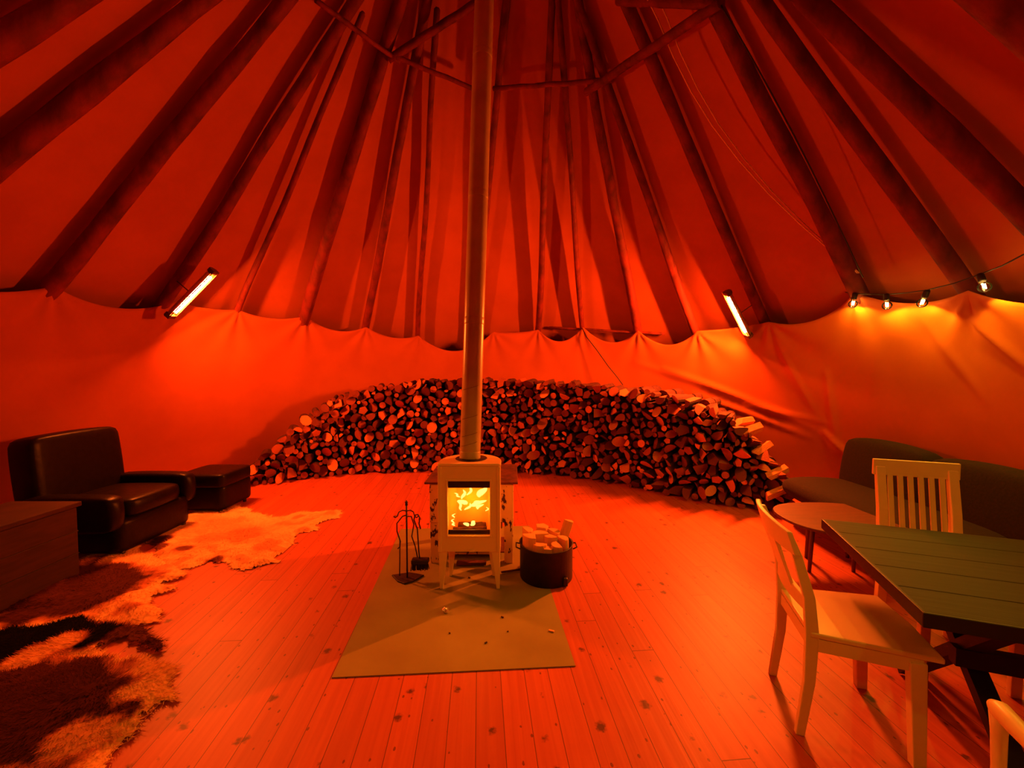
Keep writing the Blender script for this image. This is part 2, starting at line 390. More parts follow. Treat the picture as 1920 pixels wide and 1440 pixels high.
def curtain(name, t0, t1, nt, nz=64, cm='canvas'):
    B = MB(); vs, fs = [], []
    for i in range(nt+1):
        t = t0 + (t1-t0)*i/nt; zt = ztop(t); rf = rfloor(t)
        for j in range(nz+1):
            q = j/nz; z = zt*q; r = 3.74 + (rf - 3.74)*(1 - z/2.35)**.9 if z < 2.35 else 3.74
            d = .02*noise.noise(Vector((t*6, z*.8, 5)))
            for (tt, zz, A, k, fall) in nodes:
                ds = (t - tt)*3.8
                if abs(ds) > 1.6: continue
                dz = z - zz; rho = math.hypot(ds, dz)
                if rho > 1.8: continue
                d += A*math.exp(-rho/fall)*min(1, rho/.12)*math.cos(k*math.atan2(ds, -dz) + tt*17)
            for (ta, za, tb_, zb_, A, w_) in creases:
                if t < min(ta, tb_) - .08 or t > max(ta, tb_) + .08: continue
                ax, bx, qx = ta*3.85, tb_*3.85, t*3.85; L2 = (bx-ax)**2 + (zb_-za)**2
                u = max(0, min(1, ((qx-ax)*(bx-ax) + (z-za)*(zb_-za))/L2)); dd = math.hypot(qx-ax-u*(bx-ax), z-za-u*(zb_-za))
                d += A*math.exp(-(dd/w_)**2)*math.sin(math.pi*min(1, u*.85+.15))
            vs.append(onring(t, r - d, z))
    for i in range(nt):
        for j in range(nz): a = i*(nz+1)+j; fs.append((a, a+1, a+nz+2, a+nz+1))
    B.add(vs, fs, 0, True); o = B.build(name, M[cm]); o['kind'] = 'structure'
    s_ = o.modifiers.new('s', 'SOLIDIFY'); s_.thickness = .006; s_.offset = 0
    return o
T0, T1 = tie[0][0], tie[-1][0]
curtain('wall_back', T0, T1, 900)
curtain('wall_front', T1, T0 + 2*math.pi, 120, cm='bounce_cut_canvas')

# ================================================================ WOODPILE
def poly_arc(pts):
    L = [0]
    for a, b in zip(pts, pts[1:]): L.append(L[-1] + (b-a).length)
    return L
basepx = [(432, 917), (500, 909), (560, 902), (640, 892), (760, 886), (880, 884), (985, 887), (1100, 901), (1200, 919), (1300, 940), (1380, 953), (1440, 960), (1500, 965)]
bp_ = [fl(*p) for p in basepx]
for _ in range(2):   # round the path off
    q = [bp_[0]]
    for a, b in zip(bp_, bp_[1:]): q += [a.lerp(b, .25), a.lerp(b, .75)]
    bp_ = q + [bp_[-1]]
BL = poly_arc(bp_); LT = BL[-1]
def bpath(s):
    for i in range(len(BL)-1):
        if s <= BL[i+1] or i == len(BL)-2:
            f = (s-BL[i])/(BL[i+1]-BL[i]); p = bp_[i].lerp(bp_[i+1], f)
            j, k = max(i-2, 0), min(i+3, len(bp_)-1); d = (bp_[k]-bp_[j]).normalized(); return p, d
toppx = [(432, 905), (480, 868), (530, 820), (580, 780), (625, 748), (700, 724), (790, 714), (870, 710), (1000, 714), (1130, 722), (1220, 732), (1300, 752), (1370, 785), (1425, 830), (1470, 880), (1500, 925)]
def ytop(px):
    for (a, ya), (b, yb) in zip(toppx, toppx[1:]):
        if a <= px <= b: return ya + (yb-ya)*(px-a)/(b-a)
    return 940
def pix(p):
    v = p - O; d = v.dot(FW); return 960 + F*v.dot(RT)/d, 720 - F*v.dot(UP)/d, d
def pile_top(s):
    p, d = bpath(s); px, py, dist = pix(p)
    return max(0.02, H - (ytop(px) - Y0)*(dist)/F)
ss_ = np.linspace(0, LT, 200); tp = np.array([pile_top(x) for x in ss_])
rng = np.random.default_rng(11)
def pack(classes, smin, smax, tops, tight=.94):
    xs, zs, rs = np.zeros(0), np.zeros(0), np.zeros(0)
    for r0, r1, tries in classes:
        X = rng.uniform(smin, smax, tries); RR = rng.uniform(r0, r1, tries); TT = np.interp(X, ss_, tops)
        Z = rng.uniform(0, 1, tries)*1.55
        ok = (Z > RR*.9) & (Z < TT - RR*.5)
        for x, z, r in zip(X[ok], Z[ok], RR[ok]):
            if len(xs) and np.any((xs-x)**2 + (zs-z)**2 < ((rs+r)*tight)**2): continue
            xs = np.append(xs, x); zs = np.append(zs, z); rs = np.append(rs, r)
    return xs, zs, rs
px_, pz_, pr_ = pack([(.058, .075, 1400), (.045, .058, 6000), (.034, .045, 16000), (.024, .034, 26000)], .05, LT-.05, tp)
def log_profile(kind, rd):
    if kind == 'round':
        n = 11; return [(math.cos(2*math.pi*i/n)*(1+rd.uniform(-.05, .05)), math.sin(2*math.pi*i/n)*(1+rd.uniform(-.05, .05))) for i in range(n)]
    if kind == 'half':
        P = [(math.cos(a)*1.12, math.sin(a)*1.12 - .42) for a in [math.pi*i/7 for i in range(8)]]; P += [(-.45, -.5 + rd.uniform(-.08, .05)), (.35, -.5 + rd.uniform(-.08, .05))]
    elif kind == 'quarter':
        P = [(math.cos(a)*1.55 - .62, math.sin(a)*1.55 - .62) for a in [math.pi/2*i/5 for i in range(6)]] + [(-.66 + rd.uniform(-.1, .1), -.66 + rd.uniform(-.1, .1))]
    else:
        n = 5; P = [(math.cos(2*math.pi*i/n + .3)*rd.uniform(.8, 1.15), math.sin(2*math.pi*i/n + .3)*rd.uniform(.75, 1.1)) for i in range(n)]
    a = rd.uniform(0, 6.28); c, s = math.cos(a), math.sin(a)
    return [(x*c - y*s, x*s + y*c) for x, y in P]
# log along +Y; face at y=0 is the cut end: material 0 = cut face, 1 = bark, 2 = inner split side
def log_geo(kind, rd, r=1.0, L=.34, mi=0):
    P = log_profile(kind, rd); n = len(P); vs = []; sides = []
    tl = rd.uniform(-.12, .12); tv = rd.uniform(-.12, .12)
    for y in (0, L):
        for x, z in P: vs.append((x*r, y + (x*tl + z*tv)*r*(1 if y == 0 else 0), z*r))
    fs = [[i, (i+1) % n, n+(i+1) % n, n+i] for i in range(n)]
    return vs, fs, [list(range(n))[::-1], [n+i for i in range(n)]]
KINDS = ['round', 'half', 'quarter', 'chunk']
order = []
for i in range(len(px_)):
    p, d = bpath(px_[i]); P = p + Vector((0, 0, pz_[i])); qx, qy, dist = pix(P); order.append((pr_[i]/dist, i, qx, qy))
order.sort(reverse=True)
chosen = set(i for _, i, qx, qy in order[:296])
qxs = {i: (qx, qy) for _, i, qx, qy in order}
protos = {}
rd = random.Random(5)
def log_mesh(kind, var):
    vs, fs, caps = log_geo(kind, rd)
    me = bpy.data.meshes.new('firewood_log'); me.from_pydata(vs, [], fs + caps)
    face = M['firewood'] if var % 2 == 0 else M['firewood2']
    face = [M['firewood'], M['firewood2'], M['firewood'], M['firewood3'], M['firewood2'], M['firewood3']][var]; me.materials.append(face); me.materials.append(M['bark']); me.materials.append(M['firewood2'])
    for k, p in enumerate(me.polygons): p.material_index = 0 if k >= len(fs) else (1 if (kind == 'round' or k < len(fs)-2) else 2)
    me.update(); return me
for k in KINDS: protos[k] = [log_mesh(k, v) for v in range(6)]
stuff = MB()
def region(qx):
    return 'left of the stovepipe' if qx < 880 else ('just right of the stovepipe' if qx < 1190 else 'towards its right end')
for i in range(len(px_)):
    p, d = bpath(px_[i]); nrm = Vector((-d.y, d.x, 0))
    rr = rd.random(); qx, qy = qxs[i]
    pround = .55 if qx < 880 else .22
    kind = 'round' if rr < pround else KINDS[1 + int((rr-pround)/(1-pround)*2.999)]
    r = pr_[i]*(1.0 if kind == 'round' else 1.08)
    dep = rd.uniform(-.02, .05) + (.10*rd.random() if rd.random() < .4 else 0); yaw = rd.uniform(-.12, .12)
    face = p + Vector((0, 0, pz_[i])) + nrm*dep
    ang = math.atan2(nrm.x, nrm.y)
    rot = Euler((rd.uniform(-.08, .08), rd.uniform(-3.1, 3.1), -ang + yaw), 'ZYX')
    rot = (Matrix.Rotation(-ang + yaw, 4, 'Z') @ Matrix.Rotation(rd.uniform(-.07, .07), 4, 'X') @ Matrix.Rotation(rd.uniform(0, 6.28), 4, 'Y'))
    if i in chosen:
        o = bpy.data.objects.new('firewood_log', rd.choice(protos[kind])); C.objects.link(o)
        o.matrix_world = Matrix.Translation(face) @ rot @ Matrix.Diagonal((r, 1, r, 1))
        kd = {'round': 'round firewood log with a pale sawn end', 'half': 'half-split firewood log', 'quarter': 'wedge-shaped split firewood log', 'chunk': 'blocky split firewood log'}[kind]
        tag(o, kd + ' in the woodpile, ' + region(qx), 'firewood log', 'firewood logs stacked in the curved woodpile')
    else:
        vs, fs, caps = log_geo(kind, rd, r)
        MT = Matrix.Translation(face) @ rot; k0 = rd.choice([0, 2, 3, 3])
        vs = [MT @ Vector(v) for v in vs]
        stuff.add(vs, fs, 1); K = len(stuff.v)-len(vs)
        for c_ in caps: stuff.f.append([x+K for x in c_]); stuff.m.append(k0); stuff.sm.append(False)
# rows behind the front logs, ends coloured dark to shade the gaps
bx_, bz_, br_ = pack([(.06, .08, 1500), (.045, .06, 4000)], .1, LT-.1, tp - .02, .9)
for row in (1, 2):
    for i in range(len(bx_)):
        if row == 2 and bz_[i] < np.interp(bx_[i], ss_, tp) - .3: continue
        p, d = bpath(bx_[i]); nrm = Vector((-d.y, d.x, 0)); ang = math.atan2(nrm.x, nrm.y)
        c_ = p + nrm*(.36*row + rd.uniform(-.03, .03)) + Vector((0, 0, bz_[i]))
        if (c_ + nrm*.3 - Vector((TC.x, TC.y, c_.z))).length > 3.69 + (rfloor(theta(c_))-3.74)*(1-c_.z/2.35): continue
        MT = Matrix.Translation(c_) @ Matrix.Rotation(-ang, 4, 'Z') @ Matrix.Rotation(rd.uniform(0, 6), 4, 'Y')
        vs, fs, caps = log_geo('round', rd, br_[i], .32); vs = [MT @ Vector(v) for v in vs]
        stuff.add(vs, fs, 1); K = len(stuff.v)-len(vs)
        for c2 in caps: stuff.f.append([x+K for x in c2]); stuff.m.append(1); stuff.sm.append(False)
so = stuff.build('firewood_stack', [M['firewood'], M['bark'], M['firewood2'], M['firewood3']])
tag(so, 'remaining small and hidden logs of the long curved woodpile against the back wall', 'woodpile', kind='stuff')
print('logs', len(px_), 'back', len(bx_))
# logs lying crosswise on the slumped right end
for k, (qx, qy, L, r, ang, dst, lab) in enumerate([(1400, 792, .20, .05, .1, 4.75, 'topmost split log lying lengthwise on the slumped right end of the woodpile'),
      (1412, 812, .26, .062, .25, 4.68, 'bright split log lying just below the topmost one at the woodpile right end'),
      (1436, 850, .22, .05, .45, 4.6, 'bright split log jutting up at a slant on the right slope of the woodpile'),
      (1462, 892, .24, .05, .3, 4.5, 'log lying lengthwise low on the right slope of the woodpile'),
      (1458, 930, .24, .05, .25, 4.42, 'lowest lengthwise log by the shell-shaped sofa seat at the woodpile end')]):
    me = log_mesh('chunk', 0); me.materials[1] = M['firewood']; o = bpy.data.objects.new('firewood_log', me); C.objects.link(o)
    me.materials[2] = M['firewood']
    c_ = at(qx, qy, dst) - RT*L/2
    o.matrix_world = Matrix.Translation(c_) @ Matrix.Rotation(-PSI - R_(75), 4, 'Z') @ Matrix.Rotation(ang, 4, 'X') @ Matrix.Diagonal((r, L/.34, r, 1))
    tag(o, lab, 'firewood log', 'loose logs on the right slope of the woodpile')

# ================================================================ HEARTH PLATE
a, b = fl(622, 1272), fl(1079, 1250)
bl = fl(752, 993)
u_ = (b - a); v_ = (bl - a)
hp = MB(); poly = [a, b, b + v_, bl]
hp.add([p + Vector((0, 0, z)) for z in (.001, .006) for p in poly], [(3,2,1,0), (4,5,6,7), (0,1,5,4), (1,2,6,5), (2,3,7,6), (3,0,4,7)])
tag(hp.build('hearth_plate', M['mat']), 'olive metal hearth plate on the floor under both stoves', 'hearth plate')
GZ = .006

# ================================================================ FRONT STOVE
sx0, sx1 = -.531, -.083; sxc = (sx0+sx1)/2; sw = sx1-sx0; sz = 2.863
st = thing('wood_stove', 'cream enamel stove on four tall legs with a fire burning behind its glass door', 'stove', cw(sxc, sz, GZ), -PSI)
hw = sw/2; DP = .33
def dplan(w_, inset=0.0, n=18):
    P = [(-w_ + .012, inset), (w_ - .012, inset), (w_, inset + .012)]
    for i in range(n+1):
        a = math.pi*i/n; P.append((w_*math.cos(a), .10 + (DP - .10 - inset)*math.sin(a)))
    P.append((-w_, inset + .012)); return P
zb, zt = .288, .905
# body shell: open front
bd = MB(); P = dplan(hw); P = [p for p in P if p[1] > .005]
n = len(P); Pi = [(x*.93, y*.955 + .004) for x, y in P]
# outer/inner wall
P = P[0:-1] + [P[-1]]
def wallstrip(B, P, z0, z1, sm=True):
    vs = [Vector((x, y, z)) for z in (z0, z1) for x, y in P]; n = len(P)
    B.add(vs, [(i, i+1, n+i+1, n+i) for i in range(n-1)], 0, sm)
wallstrip(bd, P, zb, zt)
wallstrip(bd, Pi, zb, zt)
bd.prism([(x*.985, y*.985+.002) for x, y in dplan(hw)], zb, zb + .02)
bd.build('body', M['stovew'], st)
tpb = MB(); tpb.prism(dplan(hw + .004, -.006), zt, zt + .020); tpb.build('top_plate', M['stovew'], st, bevel=.006, seg=3)
# front: frame around the window
wx0, wx1 = -.460 - sxc, -.158 - sxc; wz0, wz1 = .405, .800
fr = MB()
def fbox(B, x0, x1, z0, z1, y0=-.004, y1=.022): B.box(((x0+x1)/2, (y0+y1)/2, (z0+z1)/2), (x1-x0, y1-y0, z1-z0))
fbox(fr, -hw+.004, wx0, zb, zt); fbox(fr, wx1, hw-.004, zb, zt); fbox(fr, wx0, wx1, wz1, zt); fbox(fr, wx0, wx1, zb, wz0)
dr = fr.build('door', M['stovew'], st)
tr = MB()
t_ = .012
fbox(tr, wx0-t_, wx0, wz0-t_, wz1+t_, -.010, .0); fbox(tr, wx1, wx1+t_, wz0-t_, wz1+t_, -.010, .0)
fbox(tr, wx0, wx1, wz1, wz1+t_, -.010, .0); fbox(tr, wx0, wx1, wz0-t_, wz0, -.010, .0)
tr.build('window_trim', M['stovew'], dr, bevel=.003)
for e0, e1 in ((-hw+.001, -hw+.026), (hw-.026, hw-.001)):
    eg = MB(); fbox(eg, e0, e1, zb-.004, zt, -.012, .0); eg.build('door_edge', M['stovew'], dr, bevel=.005, seg=3)
g_ = MB(); g_.box(((wx0+wx1)/2, .016, (wz0+wz1)/2), (wx1-wx0+.004, .004, wz1-wz0+.004)); g_.build('window_glass', M['pane'], dr)
ab_ = MB(); fbox(ab_, wx0, wx1, wz1-.056, wz1, .020, .030); ab_.build('air_baffle', M['black'], dr)
ab2 = MB(); fbox(ab2, wx0, wx1, wz0, wz0+.030, .022, .034); ab2.build('log_guard', M['black'], dr)
hd = MB(); hd.box((.02, -.012, zb+.012), (.035, .03, .012)); hd.build('door_handle', M['stovew'], dr, bevel=.003)
# firebox lining
fx = MB(); I = [(-.165, .03), (.165, .03), (.165, .14), (.12, .225), (-.12, .225), (-.165, .14)]
vsI = [Vector((x, y, z)) for z in (wz0-.03, wz1+.02) for x, y in I]; nI = 6
fx.add(vsI, [(i, (i+1), nI+i+1, nI+i) for i in range(1, nI-1)] + [(5, 0, 6, 11)] + [tuple(range(6)), tuple(range(6, 12))])
fx.build('firebox_lining', M['brick'], st)
# legs
for sx_, yy in ((-1, .03), (1, .03), (-1, .21), (1, .21)):
    L = MB(); xo = hw - .036 if yy < .1 else hw - .075
    tp_ = [(-.030, -.026), (.034, -.026), (.034, .024), (-.030, .024)]
    bt_ = [(.006, -.012), (.030, -.012), (.030, .012), (.006, .012)]
    vs = [Vector((sx_*(xo + x), yy + y, 0)) for x, y in bt_] + [Vector((sx_*(xo + x), yy + y, zb)) for x, y in tp_]
    L.add(vs, [(3,2,1,0), (4,5,6,7), (0,1,5,4), (1,2,6,5), (2,3,7,6), (3,0,4,7)])
    L.build('leg', M['stovew'], st, bevel=.005)
# collar and pipe
cl = MB(); cl.lathe((0, .17, zt+.0195), [(.0, .0035), (.118, .0035), (.120, .001)], 40)
col_o = cl.build('soot_ring', M['black'], st)
inv = Matrix.Rotation(PSI, 4, 'Z') @ Matrix.Translation(-st.location)
pb = inv @ cw(-.318, 3.035, .93); pt = inv @ (at(909, -30, 3.30)); 
pd = (pt - pb).normalized(); pt2 = pb + pd*5.2
pp = MB(); N = 60
pts = [pb + (pt2-pb)*(i/N) for i in range(N+1)]
joints = [.0, 1.02, 2.02, 3.18, 4.2]
rads = []
for i in range(N+1):
    rads.append(.0775)
pp.tube(pts, rads, 36)
pipe = pp.build('flue_pipe', M['pipe'], st)
for k, h_ in enumerate(joints):
    j = MB(); p = pb + pd*h_; j.tube([p, p + pd*.004, p + pd*.05, p + pd*.054], [.0776, .0788, .0788, .0776], 36); j.build('pipe_joint', M['pipe'], pipe)
dm = MB()
for h_ in (.10, .17, .30, .52):   # scorched spiral scratches low on the pipe
    ps = []
    for q in range(15):
        a = -math.pi/2 - .9 + q*.12; ps.append(pb + pd*(h_ + q*.0025) + Vector((math.cos(a), math.sin(a), 0))*.0782)
    dm.tube(ps, .0013, 5)
dm.build('scorch_mark', M['rust'], pipe)

# fire inside the stove
fc = cw(sxc, sz, 0)
def loc2(x, y, z): return st.matrix_basis @ Vector((x, y, z)) if False else (Matrix.Translation(st.location) @ Matrix.Rotation(-PSI, 4, 'Z')) @ Vector((x, y, z))
for (a, b, r, lab) in [((-.13, .09, wz0-.004), (.12, .11, wz0-.004), .028, 'charred log lying along the front of the stove fire'),
                  ((-.10, .17, wz0-.0), (.11, .16, wz0+.0), .03, 'charred log at the back of the stove fire')]:
    A, B_ = loc2(*a), loc2(*b)
    tag(MB().tube([A.lerp(B_, t/6) for t in range(7)], [r*(1+.1*math.sin(t*3)) for t in range(7)], 9, wob=.3, seed=r*99).build('burning_log', M['char']), lab, 'burning log', 'logs burning in the stove')
flame_m = bpy.data.materials.new('flame'); flame_m.use_nodes = True
n_, l_ = flame_m.node_tree.nodes, flame_m.node_tree.links; n_.remove(n_['Principled BSDF'])
lw_ = n_.new('ShaderNodeLayerWeight'); lw_.inputs[0].default_value = .35
e_ = n_.new('ShaderNodeEmission'); e_.inputs[0].default_value = (1, .62, .12, 1); e_.inputs[1].default_value = 3.2
t2 = n_.new('ShaderNodeBsdfTransparent'); ad_ = n_.new('ShaderNodeMixShader')
l_.new(lw_.outputs['Facing'], ad_.inputs[0]); l_.new(e_.outputs[0], ad_.inputs[1]); l_.new(t2.outputs[0], ad_.inputs[2]); l_.new(ad_.outputs[0], n_['Material Output'].inputs[0])
fm = MB()
def flame(x, z, w_, h_, tilt, y=.09):
    pts, rad = [], []
    for k in range(12):
        t = k/11; pts.append(loc2(x + tilt*t*h_ + .010*math.sin(t*6 + x*40), y, z + h_*t)); rad.append(max(.0012, w_*math.sin(math.pi*min(1, t*.9+.08))**.9))
    fm.tube(pts, rad, 12)
for a_ in [(-.055, .64, .012, .07, .1), (-.02, .67, .010, .07, .5), (-.075, .655, .008, .03, -1.5), (.055, .655, .024, .065, .9), (.085, .68, .012, .06, .5), (.0, .59, .020, .035, 2.2),
           (-.02, .60, .016, .03, -2.2), (.05, .60, .012, .03, 2.0), (-.06, .555, .010, .07, -.5), (-.035, .56, .009, .05, .9), (.04, .565, .012, .035, 1.4), (.0, .445, .016, .03, 1.2), (-.02, .44, .012, .02, -1.2),
           (-.13, .50, .005, .03, .4), (-.135, .46, .005, .03, .3), (-.128, .44, .006, .02, .3), (.02, .73, .008, .025, 1.2), (.12, .55, .004, .03, .2)]:
    flame(*a_)
tag(fm.build('flames', flame_m), 'bright yellow flames dancing behind the stove glass', 'flames', kind='stuff')
L_ = bpy.data.lights.new('fire_light', 'POINT'); L_.energy = FIRE_W; L_.color = FIRE_COL; L_.shadow_soft_size = .05
lo_ = bpy.data.objects.new('fire_light', L_); C.objects.link(lo_); lo_.location = loc2(0, .10, .60)

# ================================================================ OLD STOVE BEHIND
ox, oz = (-.673 + .012)/2, 3.26
os_ = thing('old_stove', 'old box stove of chipped pale enamel with a rusty plate top, behind the cream stove', 'stove', cw(ox, oz, GZ), -PSI)
W_ = .685; D_ = .52
MB().box((0, D_/2, .50), (W_, D_, .32)).build('body', M['chip'], os_, bevel=.008)
MB().box((0, D_/2 + .02, .676), (W_+.07, D_+.10, .016)).build('top_plate', M['rust'], os_, bevel=.004)
for sx_ in (-1, 1):
    for yy in (.035, D_-.035):
        MB().box((sx_*(W_/2-.04), yy, .17), (.075, .06, .34), taper=.9).build('leg', M['chip'], os_, bevel=.004)
MB().box((0, .20, .18), (.44, .20, .30)).build('ash_box', M['chip'], os_, bevel=.006)
MB().box((0, .25, .05), (W_-.1, .30, .012)).build('lower_shelf', M['rust'], os_, bevel=.003)
MB().box((0, -.02, .02), (.24, .05, .022)).build('ash_drawer_lip', M['rust'], os_, bevel=.003)
MB().box((W_/2-.13, -.006, .325), (.075, .014, .05)).build('door_latch', M['rust'], os_, bevel=.003)

# ================================================================ LOG BUCKET
bc = cw(.265, 3.09, GZ); BR = .203; BHt = .255
bu = thing('log_bucket', 'black metal bucket full of split logs, right of the cream stove', 'bucket', bc, -PSI)
k_ = MB(); k_.lathe((0, 0, 0), [(0, .004), (BR*.95, .004), (BR, .0), (BR, BHt), (BR+.006, BHt+.004), (BR-.006, BHt+.004), (BR-.010, BHt), (BR-.012, .012), (0, .012)], 48)
k_.build('bucket_body', M['black'], bu)
for a in (-.9, 2.3):
    MB().box((BR*1.02*math.cos(a), BR*1.02*math.sin(a), .03), (.035, .035, .06)).build('foot', M['black'], bu, bevel=.008)
for s_ in (-1, 1):
    MB().tube([(s_*(BR-.002), -.05, BHt-.03), (s_*(BR+.03), -.04, BHt-.02), (s_*(BR+.03), .04, BHt-.02), (s_*(BR-.002), .05, BHt-.03)], .005, 8).build('handle', M['black'], bu)
M['freshwood'] = mat('fresh_split_wood', (.82, .42, .17), .8, col2=(.68, .30, .11), scale=10, bump=.25, stretch=(1, 1, .4))
rd2 = random.Random(3)
bl_spots = [(-.125, -.055, .062, .42, 'front left'), (-.055, -.115, .05, .37, 'front'), (.005, -.13, .045, .345, 'foremost, short'), (.07, -.105, .055, .365, 'front right'), (.135, -.04, .05, .39, 'right-hand'), (-.14, .05, .055, .43, 'left-hand'),
            (-.06, .015, .062, .415, 'middle left'), (.03, -.02, .055, .40, 'central'), (-.03, .12, .06, .43, 'back'), (.075, .07, .055, .41, 'back right')]
for x, y, r, hh, nm in bl_spots:
    P = log_profile(rd2.choice(['quarter', 'half', 'chunk']), rd2)
    B = MB(); B.prism([(px*r, py*r) for px, py in P], .014, hh*.84 - .02)
    q = B.build('firewood_log', M['freshwood'], bevel=.004); q.location = bc + Matrix.Rotation(-PSI, 3, 'Z') @ Vector((x, y, 0)); q.rotation_euler = (rd2.uniform(-.03, .03), rd2.uniform(-.03, .03), rd2.uniform(0, 6))
    tag(q, nm + ' split log standing upright in the black bucket', 'firewood log', 'split logs in the black bucket')
q = MB().prism([(px*.045, py*.045) for px, py in log_profile('half', rd2)], 0, .30).build('firewood_log', [M['freshwood']], bevel=.004)
q.location = bc + Matrix.Rotation(-PSI, 3, 'Z') @ Vector((.10, .08, .10)); q.rotation_euler = (-.1, .34, 0)
tag(q, 'tallest log leaning out of the right side of the black bucket', 'firewood log', 'split logs in the black bucket')
r0_, r1_ = fl(940, 1078), fl(980, 1072)
tag(MB().tube([r0_ + Vector((0, 0, .022)), r1_ + Vector((0, 0, .022))], .008, 8).build('metal_rod', M['rust']), 'short metal rod lying between the stove leg and the black bucket', 'metal rod')

# ================================================================ FIRE TOOLS
tc_ = fl(763, 1088); tc_.z = GZ
ts = thing('fire_tool_stand', 'black iron fire tool stand with curled hooks, left of the cream stove', 'fire tool stand', tc_, -PSI)
HH = .565
b_ = MB(); b_.prism([(-.13, .05), (-.06, -.04), (.0, -.075), (.06, -.04), (.12, .05), (.0, .09)], 0, .012); b_.build('base', M['black'], ts, bevel=.003)
for x, y in ((-.10, .04), (.10, .04), (0, -.05)):
    pass
MB().tube([(0, .01, .01), (0, .01, HH)], .0065, 10).build('pole', M['black'], ts)
MB().lathe((0, .01, HH), [(0, 0), (.011, .004), (.009, .018), (.012, .026), (.0, .045)], 12).build('finial', M['black'], ts)
for s_ in (-1, 1):
    hk = [(0, .01, HH-.04), (s_*.03, .01, HH-.035), (s_*.055, .0, HH-.045), (s_*.065, -.005, HH-.075), (s_*.08, -.008, HH-.085), (s_*.092, -.01, HH-.075)]
    MB().tube(hk, .0042, 8).build('hook', M['black'], ts)
hk = [(0, .01, HH-.07), (-.03, .01, HH-.08), (-.07, .0, HH-.13), (-.07, .0, HH-.19), (-.045, 0, HH-.27), (-.05, 0, HH-.31), (-.065, 0, HH-.325)]
TL = lambda x, y, z: tc_ + Matrix.Rotation(-PSI, 3, 'Z') @ Vector((x, y, z))
pk = MB(); pk.tube([TL(x, y-.004, z) for x, y, z in hk], .0045, 8); pk.tube([TL(-.045, 0, HH-.27), TL(-.05, 0, .30), TL(-.055, .0, .03)], .0045, 8)
tag(pk.build('poker', M['black']), 'thin black poker hanging left of the tool stand pole', 'poker', 'fire tools on the stand')
br = thing('hearth_brush', 'black hearth brush with a looped handle hanging right of the tool stand pole', 'hearth brush', tc_, -PSI, 'fire tools on the stand')
lp = [(.11, -.01, HH-.17), (.098, -.01, HH-.13), (.105, -.01, HH-.085), (.09, -.01, HH-.06), (.07, -.01, HH-.065), (.06, -.01, HH-.10), (.085, -.01, HH-.17), (.095, -.01, .22), (.10, -.01, .17)]
MB().tube(lp, .005, 8).build('handle', M['black'], br)
MB().box((.105, -.01, .150), (.13, .06, .035)).build('brush_head', M['black'], br, bevel=.008)
bb = MB()
for i in range(160):
    x = .045 + .12*rd2.random(); y = -.035 + .05*rd2.random(); bb.bar((x, y, .135), (x + rd2.uniform(-.01, .01), y + rd2.uniform(-.01, .01), .085), .003, .003)
tag(bb.build('bristles', M['cord'], br), kind='stuff')
sh = MB(); sh.tube([TL(.0, .03, HH-.09), TL(.03, .03, HH-.09), TL(.05, .03, HH-.15), TL(.035, .02, HH-.24), TL(.06, .02, .25), TL(.085, .02, .12)], .0045, 8)
tag(sh.build('fire_tongs', M['black']), 'slanting thin iron fire tongs behind the hearth brush', 'fire tongs', 'fire tools on the stand')

# small litter on the plate
fo_ = fl(836, 1150); bm = bmesh.new(); bmesh.ops.create_icosphere(bm, subdivisions=3, radius=.02)
for v in bm.verts: v.co *= 1 + .55*noise.noise(v.co*70)
me = bpy.data.meshes.new('foil'); bm.to_mesh(me); bm.free(); me.materials.append(M['foil']); q = bpy.data.objects.new('foil_ball', me); C.objects.link(q); q.location = (fo_.x, fo_.y, .022); q.scale = (1.1, .9, .8)
tag(q, 'crumpled shiny foil ball on the plate in front of the left stove leg', 'foil ball')
for (px, py, ln, lab) in [(1034, 1183, .035, 'small pale wood chip near the right edge of the hearth plate'), (942, 1157, .02, 'dark wood crumb in front of the right stove leg'), (911, 1205, .018, 'tiny ember crumb in the middle of the hearth plate front'),
                      (843, 1187, .012, 'tiny dark crumb below the foil ball'), (952, 1184, .012, 'tiny dark crumb right of the plate middle'), (880, 1083, .02, 'dark coal crumb under the cream stove')]:
    p = fl(px, py, .01); B = MB(); B.box((0, 0, 0), (ln, ln*.4, .007), rot=Matrix.Rotation(rd2.uniform(-.6, .6), 3, 'Z'))
    q = B.build('wood_chip', M['freshwood'] if ln > .03 else M['char'], bevel=.002); q.location = (p.x, p.y, .0105)
    tag(q, lab, 'wood chip', 'crumbs on the hearth plate')

